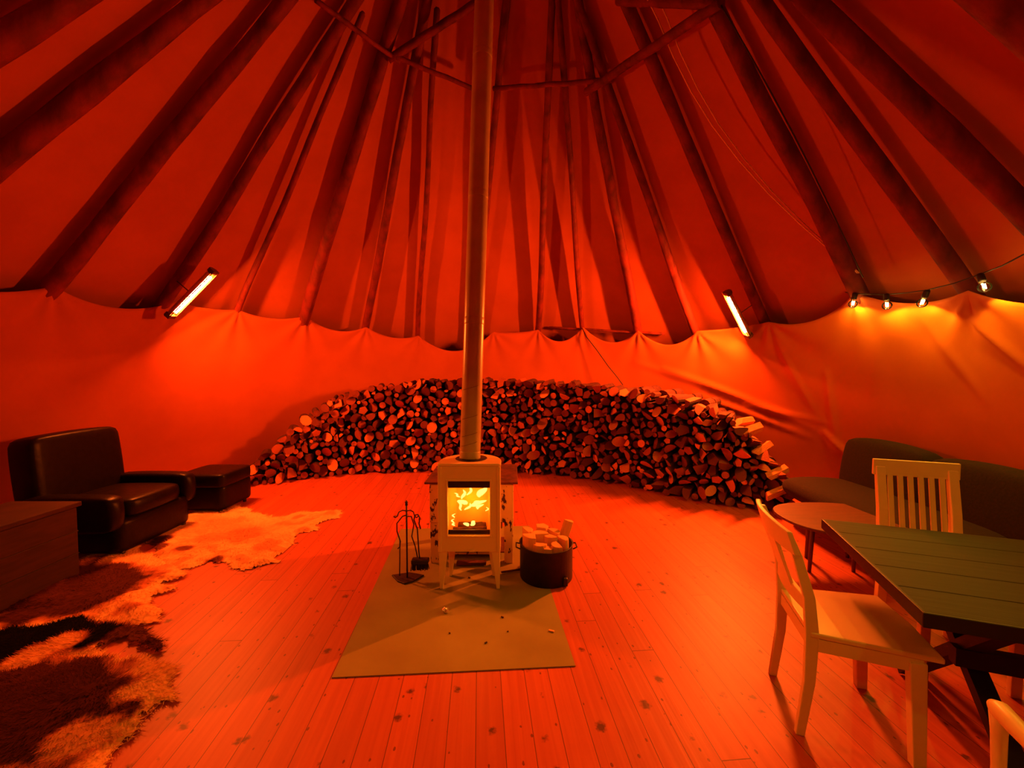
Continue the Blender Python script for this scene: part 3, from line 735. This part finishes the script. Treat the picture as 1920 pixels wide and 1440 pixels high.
# ================================================================ HEATERS
tube_m = {}
def heater(a, b, label, rad, aim, wdt=.10):
    A, B_ = a, b; d = (B_ - A); L = d.length; d.normalize()
    mid = (A + B_)/2
    out = (mid - Vector(aim)).normalized(); out = (out - d*out.dot(d)).normalized()   # away from the room
    sd_ = d.cross(out)
    root = thing('infrared_heater', label, 'heater', mid)
    MI = Matrix.Translation(-mid)
    def P(s, x, y): return MI @ (A + d*s*L + sd_*x + out*y)
    # trough reflector
    pr = [(-wdt/2, -.008), (-wdt*.42, .022), (-wdt*.2, .045), (0, .052), (wdt*.2, .045), (wdt*.42, .022), (wdt/2, -.008)]
    B1 = MB(); vs = [P(s, x, y) for s in (.06, .94) for x, y in pr]; k = len(pr); B1.add(vs, [(i, i+1, k+i+1, k+i) for i in range(k-1)], 0, True)
    o = B1.build('reflector', M['steel'], root); m_ = o.modifiers.new('s', 'SOLIDIFY'); m_.thickness = .003; m_.offset = 1
    for s0, s1 in ((0, .06), (.94, 1)):
        E = MB(); vs = [P(s, x, y) for s in (s0, s1) for x, y in ((-wdt/2-.004, -.018), (-wdt/2-.004, .03), (-wdt*.25, .058), (wdt*.25, .058), (wdt/2+.004, .03), (wdt/2+.004, -.018))]
        E.add(vs, [[5,4,3,2,1,0], [6,7,8,9,10,11]] + [(i, (i+1) % 6, 6+(i+1) % 6, 6+i) for i in range(6)]); E.build('end_cap', M['rust'], root, bevel=.003)
    for x in (-wdt/2, wdt/2):
        MB().bar(P(0, x, -.016), P(1, x, -.016), .008, .008).build('side_rail', M['rust'], root)
    for s in (.3, .5, .7):
        pass
    T = MB(); T.tube([P(s, 0, .002) for s in (.12, .3, .5, .7, .88)], .021, 12)
    T.build('glowing_tube', emis('heater_glow', HEAT_COL, rad), root)
    Bk = MB(); Bk.bar(P(.5, 0, .05), P(.5, 0, .20), .03, .006); Bk.build('wall_bracket', M['black'], root)
    return root
heater(cone(404, 508, -.26), cone(318, 596, -.26), 'glowing red infrared heater tube tilted on the pole at the left', HEAT_L, (3.2, 5.2, 1.9))
heater(cone(1361, 548, -.26), cone(1403, 632, -.26), 'glowing infrared heater tube tilted by the pole at the right', HEAT_R, (-.2, 5.0, 1.3))

# ================================================================ STRING LIGHTS
wirepx = [(1585, 548), (1612, 551), (1662, 552), (1700, 549), (1738, 544), (1790, 531), (1838, 514), (1880, 498), (1925, 474), (1990, 470), (2100, 455), (2230, 400)]
wp = [cyl(px, py, 3.69) for px, py in wirepx]
lastt = theta(wp[-1])
for k in range(1, 12): wp.append(onring(lastt + k*.16, 3.45, 2.45 - .12*math.sin(k*.6)**2))  # cable carried on out of view to hold the added bulbs
ws = thing('string_light_cable', 'thin dark cable of the string lights along the right wall', 'cable')
MB().tube(wp, .0045, 6).build('cable', M['cord'], ws)
bulbs = [(1600, 566, 1603, 551, 'leftmost bulb, close to the thick pole'), (1663, 570, 1662, 553, 'second bulb from the left'), (1731, 563, 1738, 546, 'third bulb from the left, hanging under the reddish pole'), (1846, 538, 1838, 516, 'rightmost bulb, nearest the right edge')]
glow_m = emis('filament_glow', (1, .62, .16), 90)
def bulb(top, dirv, label, power=BULB_W):
    r = thing('light_bulb', label, 'light bulb', top, 0, 'clear glowing bulbs of the string lights')
    r.rotation_euler = Vector((0, 0, -1)).rotation_difference(dirv).to_euler()
    MB().lathe((0, 0, 0), [(0, .012), (.017, .010), (.021, -.0), (.022, -.045), (.020, -.052), (0, -.052)], 16).build('socket', M['cord'], r)
    pr = [(.014, -.050)] + [(.039*math.sin(a), -.098 - .039*math.cos(math.pi - a)*-1) for a in []]
    pr = [(.014, -.050), (.017, -.058)] + [(.037*math.sin(a), -.096 + .037*math.cos(a)) for a in [R_(25 + 155*i/11) for i in range(12)]]
    g = MB().lathe((0, 0, 0), pr, 20).build('glass_globe', M['glass'], r)
    f = MB(); f.tube([(-.010, 0, -.07), (-.008, 0, -.105), (0, 0, -.085), (.008, 0, -.105), (.010, 0, -.07)], .0042, 8); f.build('filament', glow_m, g)
    l = bpy.data.lights.new('bulb_light', 'SPOT'); l.energy = power; l.color = BULB_COL; l.shadow_soft_size = .010; l.spot_size = R_(158); l.spot_blend = .25
    lo = bpy.data.objects.new('bulb_light', l); C.objects.link(lo); lo.parent = r; lo.location = (0, 0, -.095)
    return r
for (bx, by, tx, ty, lab) in bulbs:
    t_p = cyl(tx, ty, 3.69); b_p = cyl(bx, by, 3.69)
    bulb(t_p, (b_p - t_p).normalized(), 'clear glowing globe light: ' + lab, BULB_W*1.6)
p9 = cyl(1960, 474, 3.69); bulb(p9, Vector((0, 0, -1)), 'clear glowing globe light just beyond the right edge of the view', BULB_W*1.6)
for k in (1, 3, 5, 7, 9):  # added bulbs out of view, there to warm the stove front
    bulb(wp[len(wirepx)-1+k], Vector((0, 0, -1)), 'added unseen globe light behind the camera, warming the stove front')

# ================================================================ ROPES
rp = [(1205, -20, 3.3), (1235, 40, 3.42), (1262, 105, 3.55), (1295, 170, 3.65), (1335, 235, 3.75), (1385, 300, 3.82), (1440, 362, 3.86), (1500, 420, 3.88), (1555, 468, 3.85), (1608, 512, 3.80)]
for dx, dy, lab in ((0, 0, 'thin slack rope hanging from the roof peak to the thick right pole'), (17, -8, 'second thin rope running beside the first to the thick right pole')):
    pts = [at(px + dx*(1-i/11), py + dy*(1-i/9), dd) for i, (px, py, dd) in enumerate(rp)]
    tag(MB().tube(pts, .0055, 6).build('slack_rope', M['rope']), lab, 'rope', 'slack ropes from the roof peak')
cb = [cone(1352 + (1618-1352)*t, 10 + (520-10)*t - 18*math.sin(math.pi*t), -.10) for t in [i/14 for i in range(15)]]
tag(MB().tube(cb, .006, 6).build('electric_cable', M['cord']), 'thin black cable fastened along the thick pole above the first bulb', 'cable')
cpx = [(1092, 616), (1100, 632), (1118, 655), (1140, 686), (1158, 708), (1168, 722)]
tag(MB().tube([cyl(x, y, 3.69) for x, y in cpx], .008, 6).build('curtain_cord', M['cord']), 'dark cord slanting down the curtain onto the woodpile', 'cord')

# ================================================================ CHAIRS
def ang_of(v): return math.atan2(v.y, v.x)
# near chair: seat points along u (towards the table), local +x = forward, +y = left
def chair_crossback(name, label, loc, rz, group=None):
    c = thing(name, label, 'chair', loc, rz, group)
    W, D, SH, TH = .40, .40, .455, .915
    # rear posts (also rear legs): below seat slightly back-splayed, above reclining
    for s in (-1, 1):
        B = MB(); y = s*(W/2 - .02)
        prof = [(-.035, 0, .036), (-.005, .25, .044), (.0, SH, .052), (-.015, .62, .044), (-.065, .80, .038), (-.105, .90, .032)]
        vs, fs = [], []
        for (x, z, w_) in prof:
            for a, b in ((-1, -1), (1, -1), (1, 1), (-1, 1)): vs.append(Vector((x + a*w_/2, y + b*.0125, z)))
        k = len(prof)
        for i in range(k-1):
            for j in range(4): fs.append((i*4+j, i*4+(j+1) % 4, (i+1)*4+(j+1) % 4, (i+1)*4+j))
        fs += [(3, 2, 1, 0), ((k-1)*4, (k-1)*4+1, (k-1)*4+2, (k-1)*4+3)]
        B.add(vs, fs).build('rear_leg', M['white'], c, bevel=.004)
    for s in (-1, 1):
        B = MB(); B.bar((D-.05, s*(W/2+.010), SH-.02), (D-.035, s*(W/2+.015), 0), .058, .04, side=(1, 0, 0), w2=.045); B.build('front_leg', M['white'], c, bevel=.004)
    B = MB(); B.prism([(-.01, -W/2+.005), (D+.03, -W/2-.035), (D+.045, 0), (D+.03, W/2+.035), (-.01, W/2-.005)], SH-.005, SH+.018); B.build('seat', M['white'], c, bevel=.006, seg=3)
    B = MB(); 
    for s in (-1, 1): B.bar((.02, s*(W/2-.015), SH-.035), (D-.03, s*(W/2+.012), SH-.035), .02, .055, side=(0, 1, 0))
    B.bar((D-.02, -W/2, SH-.035), (D-.02, W/2, SH-.035), .02, .055, side=(1, 0, 0)); B.bar((.0, -W/2+.02, SH-.035), (.0, W/2-.02, SH-.035), .02, .055, side=(1, 0, 0))
    B.build('apron', M['white'], c)
    # curved top rail
    def rail(name, z0, z1, w_, bow, xb, th=.022):
        B = MB(); vs, fs = [], []; n = 12
        for i in range(n+1):
            t = i/n*2-1; y = t*w_/2; bx = -bow*(1-t*t)
            for a, z in ((-1, z0), (1, z0), (1, z1), (-1, z1)):
                vs.append(Vector((xb(z) + bx + a*th/2, y, z + (.012*(1-t*t) if z == z1 else 0))))
        for i in range(n):
            for j in range(4): fs.append((i*4+j, i*4+(j+1) % 4, (i+1)*4+(j+1) % 4, (i+1)*4+j))
        fs += [(3, 2, 1, 0), (n*4, n*4+1, n*4+2, n*4+3)]
        return B.add(vs, fs).build(name, M['white'], c, bevel=.004)
    xb = lambda z: -.015 - .09*max(0, (z-.62)/.28)
    rail('top_rail', .815, .915, W+.06, .035, xb)
    rail('lower_rail', .555, .61, W-.03, .02, xb)
    B = MB(); B.bar((xb(.62)-.02, 0, .60), (xb(.83)-.035, 0, .83), .13, .014, side=(0, 1, 0), w2=.16); B.build('back_splat', M['white'], c, bevel=.003)
    return c
A_, B2 = fl(1495, 1367), fl(1451, 1270)      # rear feet
mid = (A_ + B2)/2; vdir = (B2 - A_).normalized()
seatR = fl(1745, 1240, .46); udir = Vector((vdir.y, -vdir.x, 0))
rzc = ang_of(udir)
near_chair = chair_crossback('dining_chair', 'white wooden chair with a curved top rail at the head of the dark table', (mid.x + udir.x*.035, mid.y + udir.y*.035, 0), rzc)

# slatted chair beyond the table
def chair_slat(name, label, loc, rz):
    c = thing(name, label, 'chair', loc, rz)
    W, D, SH, TH = .395, .45, .46, 1.04
    for s in (-1, 1):
        B = MB(); y = s*(W/2-.024)
        prof = [(-.03, 0, .04), (0, .3, .045), (0, SH, .048), (-.03, .75, .042), (-.075, 1.0, .034)]
        vs, fs = [], []
        for (x, z, w_) in prof:
            for a, b in ((-1, -1), (1, -1), (1, 1), (-1, 1)): vs.append(Vector((x + a*w_/2, y + b*.023, z)))
        k = len(prof)
        for i in range(k-1):
            for j in range(4): fs.append((i*4+j, i*4+(j+1) % 4, (i+1)*4+(j+1) % 4, (i+1)*4+j))
        fs += [(3, 2, 1, 0), ((k-1)*4, (k-1)*4+1, (k-1)*4+2, (k-1)*4+3)]
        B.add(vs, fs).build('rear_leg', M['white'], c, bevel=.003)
        MB().bar((D-.02, s*(W/2-.02), SH-.02), (D-.02, s*(W/2-.02), 0), .042, .042, side=(1, 0, 0), w2=.03).build('front_leg', M['white'], c, bevel=.003)
    MB().prism([(-.01, -W/2+.05), (D+.02, -W/2), (D+.02, W/2), (-.01, W/2-.05)], SH-.004, SH+.018).build('seat', M['white'], c, bevel=.005)
    MB().bar((-.074, -W/2-.012, .995), (-.074, W/2+.012, .995), .020, .098, side=(1, 0, 0)).build('top_rail', M['white'], c, bevel=.004)
    MB().bar((-.015, -W/2+.02, .62), (-.015, W/2-.02, .62), .020, .04, side=(1, 0, 0)).build('lower_rail', M['white'], c, bevel=.003)
    for i in range(6):
        y = -W/2 + .048 + (W-.096)*(i+.5)/6
        MB().bar((-.015, y, .62), (-.068, y, .955), .026, .010, side=(0, 1, 0)).build('back_slat', M['white'], c)
    B = MB()
    for s in (-1, 1): B.bar((.02, s*(W/2-.03), SH-.035), (D-.03, s*(W/2-.02), SH-.035), .02, .06, side=(0, 1, 0))
    B.bar((D-.02, -W/2+.02, SH-.035), (D-.02, W/2-.02, SH-.035), .02, .06, side=(1, 0, 0)); B.build('apron', M['white'], c)
    return c
# table frame of reference
tA = fl(1735, 1147, .74); tB = fl(1545, 974, .74)
tv = (tB - tA); TWD = tv.length; tv.normalize(); tu = Vector((tv.y, -tv.x, 0))
cs = at(1728, 920, 2.42); cs.z = 0
slat_chair = chair_slat('dining_chair', 'white chair with six vertical back slats on the far side of the dark table', (cs.x, cs.y, 0), ang_of(-tv))
# chair whose post rises in the bottom right corner
pc = fl(1876, 1322, .68)
rz4 = ang_of(tv) - .05
def arm_chair(loc, rz):      # local +x = forward, origin under the front left arm end
    c = thing('dining_chair', 'pale wooden armchair showing only a rounded arm end in the bottom right corner', 'chair', loc, rz)
    W, D = .56, .50
    for y in (0, -W):
        B = MB(); B.tube([(0, y, 0), (0, y, .30), (-.005, y, .50), (.0, y, .60), (.0, y, .655)], [.015, .018, .015, .017, .022], 14); B.build('front_leg', M['white'], c)
        B = MB(); B.tube([(.028, y, .660), (.0, y, .665), (-.06, y, .665), (-.2, y, .668), (-.36, y, .672), (-D, y, .68)], [.014, .025, .024, .018, .016, .015], 16); o = B.build('arm', M['white'], c)
        MB().bar((-D-.03, y, 0), (-D+.02, y, .45), .04, .03, side=(1, 0, 0)).bar((-D+.02, y, .45), (-D-.06, y, .90), .04, .03, side=(1, 0, 0), w2=.03).build('rear_leg', M['white'], c)
    MB().box((-D/2, -W/2, .445), (D, W-.04, .03)).build('seat', M['white'], c, bevel=.006)
    MB().bar((-D-.055, -.01, .85), (-D-.055, -W+.01, .85), .025, .11, side=(1, 0, 0)).build('top_rail', M['white'], c, bevel=.004)
    for k in range(5):
        y = -.08 - .1*k; MB().bar((-D+.015, y, .46), (-D-.05, y, .80), .035, .012, side=(0, 1, 0)).build('back_slat', M['white'], c)
arm_chair((pc.x, pc.y, 0), rz4)

# ================================================================ DINING TABLE
tb = thing('dining_table', 'dark plank dining table with a black trestle frame at the right', 'table', (tA.x, tA.y, 0), ang_of(tu))
TL_ = 1.75; TW2 = TWD
B = MB()
for i in range(5):
    y0, y1 = TW2*i/5 + .002, TW2*(i+1)/5 - .0005
    B.box((TL_/2, (y0+y1)/2, .7275), (TL_, y1-y0, .025))
B.build('tabletop', M['table'], tb, bevel=.002)
B = MB(); t_ = .055
B.box((TL_/2, .0, .712), (TL_+.02, .02, t_)); B.box((TL_/2, TW2, .712), (TL_+.02, .02, t_)); B.box((0, TW2/2, .712), (.02, TW2, t_)); B.box((TL_, TW2/2, .712), (.02, TW2, t_))
B.build('edge_band', M['tedge'], tb, bevel=.004)
for x in (.34, TL_-.34):
    MB().bar((x, .12, .69), (x, TW2-.12, .0+.02), .07, .045, side=(1, 0, 0)).build('leg', M['tedge'], tb)
    MB().bar((x+.046, TW2-.12, .69), (x+.046, .12, .02), .07, .045, side=(1, 0, 0)).build('leg', M['tedge'], tb)
    MB().bar((x+.02, .05, .675), (x+.02, TW2-.05, .675), .07, .05, side=(1, 0, 0)).build('crosspiece', M['tedge'], tb)
MB().bar((.28, TW2/2-.1, .40), (TL_-.2, TW2/2-.1, .40), .045, .075, side=(0, 1, 0)).build('stretcher', M['tedge'], tb)

# oval coffee table
ot = thing('coffee_table', 'low dark round coffee table behind the near white chair', 'coffee table', cw(2.55, 3.08), -PSI)
P = []
for i in range(48):
    a = 2*math.pi*i/48; c_, s_ = math.cos(a), math.sin(a)
    P.append((.46*math.copysign(abs(c_)**.8, c_), .35*math.copysign(abs(s_)**.8, s_)))
MB().prism(P, .44, .462).build('tabletop', M['oval'], ot, bevel=.006, seg=3)
for x, y in ((-.20, .06), (.15, .06), (-.05, .30), (.30, .30)):
    MB().tube([(x*.92, y*.92, .44), (x, y, 0)], [.020, .013], 12).build('leg', M['oval'], ot)

# ================================================================ SOFA right
sf = thing('sofa', 'dark two-seat sofa with rounded backs against the right wall', 'sofa', cw(3.20, 3.55), -PSI)
def pillow(name, par, c, d, m, k=.35, seg=3, bend=None, rot=None):
    B = MB(); B.box((0, 0, 0), d); bm = bmesh.new()
    bmesh.ops.create_cube(bm, size=1)
    bmesh.ops.subdivide_edges(bm, edges=bm.edges, cuts=5, use_grid_fill=True)
    for v in bm.verts:
        x, y, z = v.co*2
        s = Vector((x*math.sqrt(max(0, 1 - k*(y*y/2 + z*z/2 - y*y*z*z/3))), y*math.sqrt(max(0, 1 - k*(z*z/2 + x*x/2 - z*z*x*x/3))), z*math.sqrt(max(0, 1 - k*(x*x/2 + y*y/2 - x*x*y*y/3)))))
        v.co = Vector((s.x*d[0]/2, s.y*d[1]/2, s.z*d[2]/2))
        if bend: v.co = bend(v.co)
        if rot is not None: v.co = rot @ v.co
        v.co += Vector(c)
    for f in bm.faces: f.smooth = True
    me = bpy.data.meshes.new(name); bm.to_mesh(me); bm.free(); me.materials.append(m)
    o = bpy.data.objects.new(name, me); C.objects.link(o); o.parent = par
    b = o.modifiers.new('sub', 'SUBSURF'); b.levels = 1; b.render_levels = 1
    return o
pillow('seat', sf, (-.05, -.08, .38), (.80, 1.80, .22), M['fabric'], .60)
pillow('backrest', sf, (.32, .22, .56), (.26, .92, .74), M['fabric'], .42, rot=Matrix.Rotation(.12, 3, 'Y'))
pillow('backrest', sf, (.32, -.62, .54), (.26, .92, .74), M['fabric'], .42, rot=Matrix.Rotation(.12, 3, 'Y'))
pillow('base', sf, (.02, -.1, .22), (.62, 1.50, .16), M['fabric'], .4)
for x, y in ((-.30, -.66), (-.30, .56), (.24, -.66), (.24, .56)):
    MB().tube([(x*.92, y*.94, .18), (x, y, 0)], [.022, .014], 10).build('leg', M['oval'], sf)

# ================================================================ ARMCHAIR, OTTOMAN, CHEST left
ac = thing('armchair', 'black leather armchair with a tall back against the left wall', 'armchair', cw(-3.69, 3.70), -PSI)
pillow('base', ac, (.02, 0, .19), (.84, .78, .30), M['leather'], .12)
pillow('seat_cushion', ac, (.10, 0, .40), (.70, .60, .18), M['leather'], .35)
pillow('backrest', ac, (-.36, .0, .68), (.24, .80, .72), M['leather'], .18, rot=Matrix.Rotation(-.10, 3, 'Y'))
for s in (-1, 1):
    pillow('armrest', ac, (.05, s*.385, .40), (.80, .16, .32), M['leather'], .35)
for x in (-.3, .38):
    for y in (-.32, .32): MB().tube([(x, y, .08), (x, y, 0)], [.022, .018], 10).build('foot', M['black'], ac)
ot2 = thing('ottoman', 'black square leather ottoman between the armchair and the woodpile', 'ottoman', cw(-3.42, 4.62), -PSI)
pillow('cushion', ot2, (0, 0, .37), (.56, .54, .16), M['leather'], .2); pillow('base', ot2, (0, 0, .18), (.54, .52, .28), M['leather'], .08)
for x in (-.2, .2):
    for y in (-.2, .2): MB().tube([(x, y, .06), (x, y, 0)], [.02, .018], 8).build('foot', M['black'], ot2)
ch = thing('wooden_chest', 'low brown wooden chest in the dark at the left edge, beside the armchair', 'chest', cw(-3.57, 2.77), -PSI)
MB().box((0, 0, .28), (.50, .56, .54)).build('body', M['chest'], ch, bevel=.006)
MB().box((0, 0, .575), (.54, .60, .035)).build('lid', M['chest'], ch, bevel=.006)
for z in (.20, .37):
    MB().box((.252, 0, z), (.006, .56, .006)).build('panel_groove', M['black'], ch)

# ================================================================ REINDEER HIDES
def pip(x, y, poly):
    c = False; j = len(poly)-1
    for i in range(len(poly)):
        xi, yi = poly[i]; xj, yj = poly[j]
        if (yi > y) != (yj > y) and x < (xj-xi)*(y-yi)/(yj-yi)+xi: c = not c
        j = i
    return c
def edged(x, y, poly):
    best = 9; j = len(poly)-1
    for i in range(len(poly)):
        ax, ay = poly[j]; bx, by = poly[i]; dx, dy = bx-ax, by-ay
        t = max(0, min(1, ((x-ax)*dx+(y-ay)*dy)/(dx*dx+dy*dy+1e-9))); best = min(best, math.hypot(x-ax-t*dx, y-ay-t*dy)); j = i
    return best
fur_m = bpy.data.materials.new('reindeer_fur'); fur_m.use_nodes = True
n_, l_ = fur_m.node_tree.nodes, fur_m.node_tree.links; at_ = n_.new('ShaderNodeVertexColor'); at_.layer_name = 'fur'
l_.new(at_.outputs[0], n_['Principled BSDF'].inputs['Base Color']); n_['Principled BSDF'].inputs['Roughness'].default_value = .95; n_['Principled BSDF'].inputs['Specular IOR Level'].default_value = .1
CREAM = np.array((.86, .52, .22)); TAN = np.array((.55, .17, .06)); DARK = np.array((.075, .016, .009)); 
def hide(pxs, z0, darkc, label, seed, edgew=.12, step=.016, blades=9000, darkamt=1.0, spots=0.0, patches=()):
    poly = [(p.x, p.y) for p in (fl(x, y) for x, y in pxs)]
    cx = sum(p[0] for p in poly)/len(poly); cy = sum(p[1] for p in poly)/len(poly)
    xs = [p[0] for p in poly]; ys = [p[1] for p in poly]; dk = fl(*darkc); PT = [(fl(a, b).x, fl(a, b).y, c_, k_) for a, b, c_, k_ in patches]
    nx = int((max(xs)-min(xs)+.2)/step); ny = int((max(ys)-min(ys)+.2)/step)
    idx = {}; V = []; COL = []; RD = random.Random(seed)
    def wp_(x, y):
        return x + .05*noise.noise(Vector((x*6, y*6, seed))) + .02*noise.noise(Vector((x*22, y*22, seed))), y + .05*noise.noise(Vector((x*6, y*6, seed+7))) + .02*noise.noise(Vector((x*22, y*22, seed+4)))
    inside = np.zeros((nx+1, ny+1), bool); E = {}
    for i in range(nx+1):
        for j in range(ny+1):
            x = min(xs)-.1+i*step; y = min(ys)-.1+j*step; a, b = wp_(x, y)
            if pip(a, b, poly): inside[i, j] = True; E[i, j] = (x, y, edged(a, b, poly))
    def colour(x, y, e):
        d = math.hypot(x-dk.x, y-dk.y)
        q = e/edgew + .9*noise.noise(Vector((x*5, y*5, seed+2))) + .35*noise.noise(Vector((x*18, y*18, seed)))
        q = max(0, min(1, q-.4))*darkamt
        if spots: q = max(q, max(0, min(1, (noise.noise(Vector((x*7, y*7, seed+5)))-.18)*7))*spots)
        for (qx, qy, rr_, kd) in PT:
            dd = math.hypot(x-qx, y-qy)/rr_ + .35*noise.noise(Vector((x*9, y*9, seed+3)))
            g = max(0, min(1, (1.15-dd)*3)); q = q*(1-g) + g*kd
        c = CREAM*(1-min(1, q*2)) + TAN*min(1, q*2) if q < .5 else TAN*(2-2*q) + DARK*(2*q-1)
        return c*(1 + .25*noise.noise(Vector((x*45, y*45, seed))))
    def hgt(x, y, e): return z0 + min(e, .10)*.30 + .018*noise.noise(Vector((x*7, y*7, seed+1))) * min(1, e/.05) + .006*noise.noise(Vector((x*40, y*40, 0)))*min(1, e/.03)
    F_ = []
    for (i, j), (x, y, e) in E.items():
        idx[i, j] = len(V); V.append((x, y, max(.004, hgt(x, y, e)))); COL.append(colour(x, y, e))
    for (i, j) in E:
        q = [(i, j), (i+1, j), (i+1, j+1), (i, j+1)]
        if all(k in idx for k in q): F_.append([idx[k] for k in q])
    # fur strands leaning outwards
    keys = list(E.values()); nV = len(V)
    for _ in range(blades):
        x, y, e = RD.choice(keys); x += RD.uniform(-.5, .5)*step; y += RD.uniform(-.5, .5)*step
        dx, dy = x-cx, y-cy; dl = math.hypot(dx, dy)+1e-6; a = RD.uniform(-.9, .9); dx, dy = dx/dl, dy/dl
        dx, dy = dx*math.cos(a)-dy*math.sin(a), dx*math.sin(a)+dy*math.cos(a)
        L = RD.uniform(.018, .04); z = max(.004, hgt(x, y, e)); c = colour(x, y, e)*RD.uniform(.8, 1.2); w2 = .0022
        k = len(V); V += [(x-dy*w2, y+dx*w2, z-.003), (x+dy*w2, y-dx*w2, z-.003), (x+dx*L, y+dy*L, z + RD.uniform(.000, .014))]; COL += [c, c, c*1.05]
        F_.append([k, k+1, k+2])
    me = bpy.data.meshes.new('reindeer_hide'); me.from_pydata(V, [], F_); me.materials.append(fur_m)
    ca = me.color_attributes.new('fur', 'FLOAT_COLOR', 'POINT')
    ca.data.foreach_set('color', np.concatenate([np.clip(np.array(COL), 0, 1), np.ones((len(V), 1))], 1).astype(np.float32).ravel())
    me.polygons.foreach_set('use_smooth', [True]*len(F_)); me.update()
    o = bpy.data.objects.new('reindeer_hide', me); C.objects.link(o)
    return tag(o, label, 'animal hide', 'reindeer hides on the floor at the left')
hide([(640, 958), (640, 970), (595, 985), (600, 997), (560, 1003), (552, 1022), (525, 1040), (522, 1056), (470, 1070), (430, 1068), (425, 1055), (385, 1058), (350, 1070), (300, 1058), (290, 1030), (265, 1012), (262, 990), (310, 985), (350, 966), (390, 955), (425, 958), (445, 948), (480, 962), (520, 972), (560, 962), (600, 960)], .004, (480, 1000), 'palest orange-lit hide lying farthest from the camera, nearest the stove', 3, darkamt=.25, spots=.3, edgew=.25, patches=[(500, 1030, .10, .4), (560, 975, .06, .4), (430, 985, .10, .3), (455, 1008, .16, .42), (400, 1012, .12, .35), (300, 1018, .10, 1), (345, 1035, .07, .9), (400, 1055, .06, .9), (300, 1030, .07, .9)])
hide([(330, 1066), (355, 1078), (300, 1100), (335, 1098), (332, 1110), (290, 1120), (300, 1150), (300, 1168), (235, 1185), (225, 1160), (150, 1180), (60, 1200), (-80, 1210), (-80, 1150), (20, 1120), (80, 1080), (160, 1050), (200, 1032), (260, 1028), (300, 1050)], .012, (150, 1110), 'hide with a dark middle and cream paws, second farthest from the camera', 9, spots=.3, edgew=.14, patches=[(150, 1112, .22, 1), (80, 1150, .2, 1), (225, 1100, .12, 1), (265, 1125, .10, 0), (290, 1110, .07, 0), (270, 1160, .11, .05), (240, 1050, .16, .15), (60, 1100, .1, .3)])
hide([(312, 1218), (300, 1232), (275, 1228), (260, 1210), (215, 1205), (180, 1225), (120, 1240), (40, 1275), (-120, 1330), (-120, 1220), (0, 1190), (90, 1170), (170, 1160), (250, 1180), (295, 1195)], .022, (200, 1195), 'dark brown hide with a narrow dark end pointing right, in the middle of the row', 15, spots=.2, darkamt=1.1, edgew=.035, patches=[(290, 1215, .12, 1), (245, 1200, .12, .95), (60, 1245, .1, .2), (130, 1215, .08, .25)])
hide([(325, 1275), (332, 1315), (290, 1325), (255, 1380), (235, 1395), (200, 1440), (180, 1480), (-160, 1560), (-200, 1300), (-60, 1270), (40, 1240), (130, 1225), (190, 1222), (230, 1240), (245, 1232), (290, 1240), (320, 1258)], .012, (100, 1340), 'large hide nearest the camera, dark in the middle, cream patch at its right', 23, edgew=.12, blades=14000, patches=[(280, 1290, .13, 0), (295, 1260, .10, .08), (60, 1340, .30, 1), (120, 1290, .18, 1), (215, 1300, .06, 1), (225, 1350, .07, 1), (150, 1400, .12, .25), (60, 1250, .08, .2)])
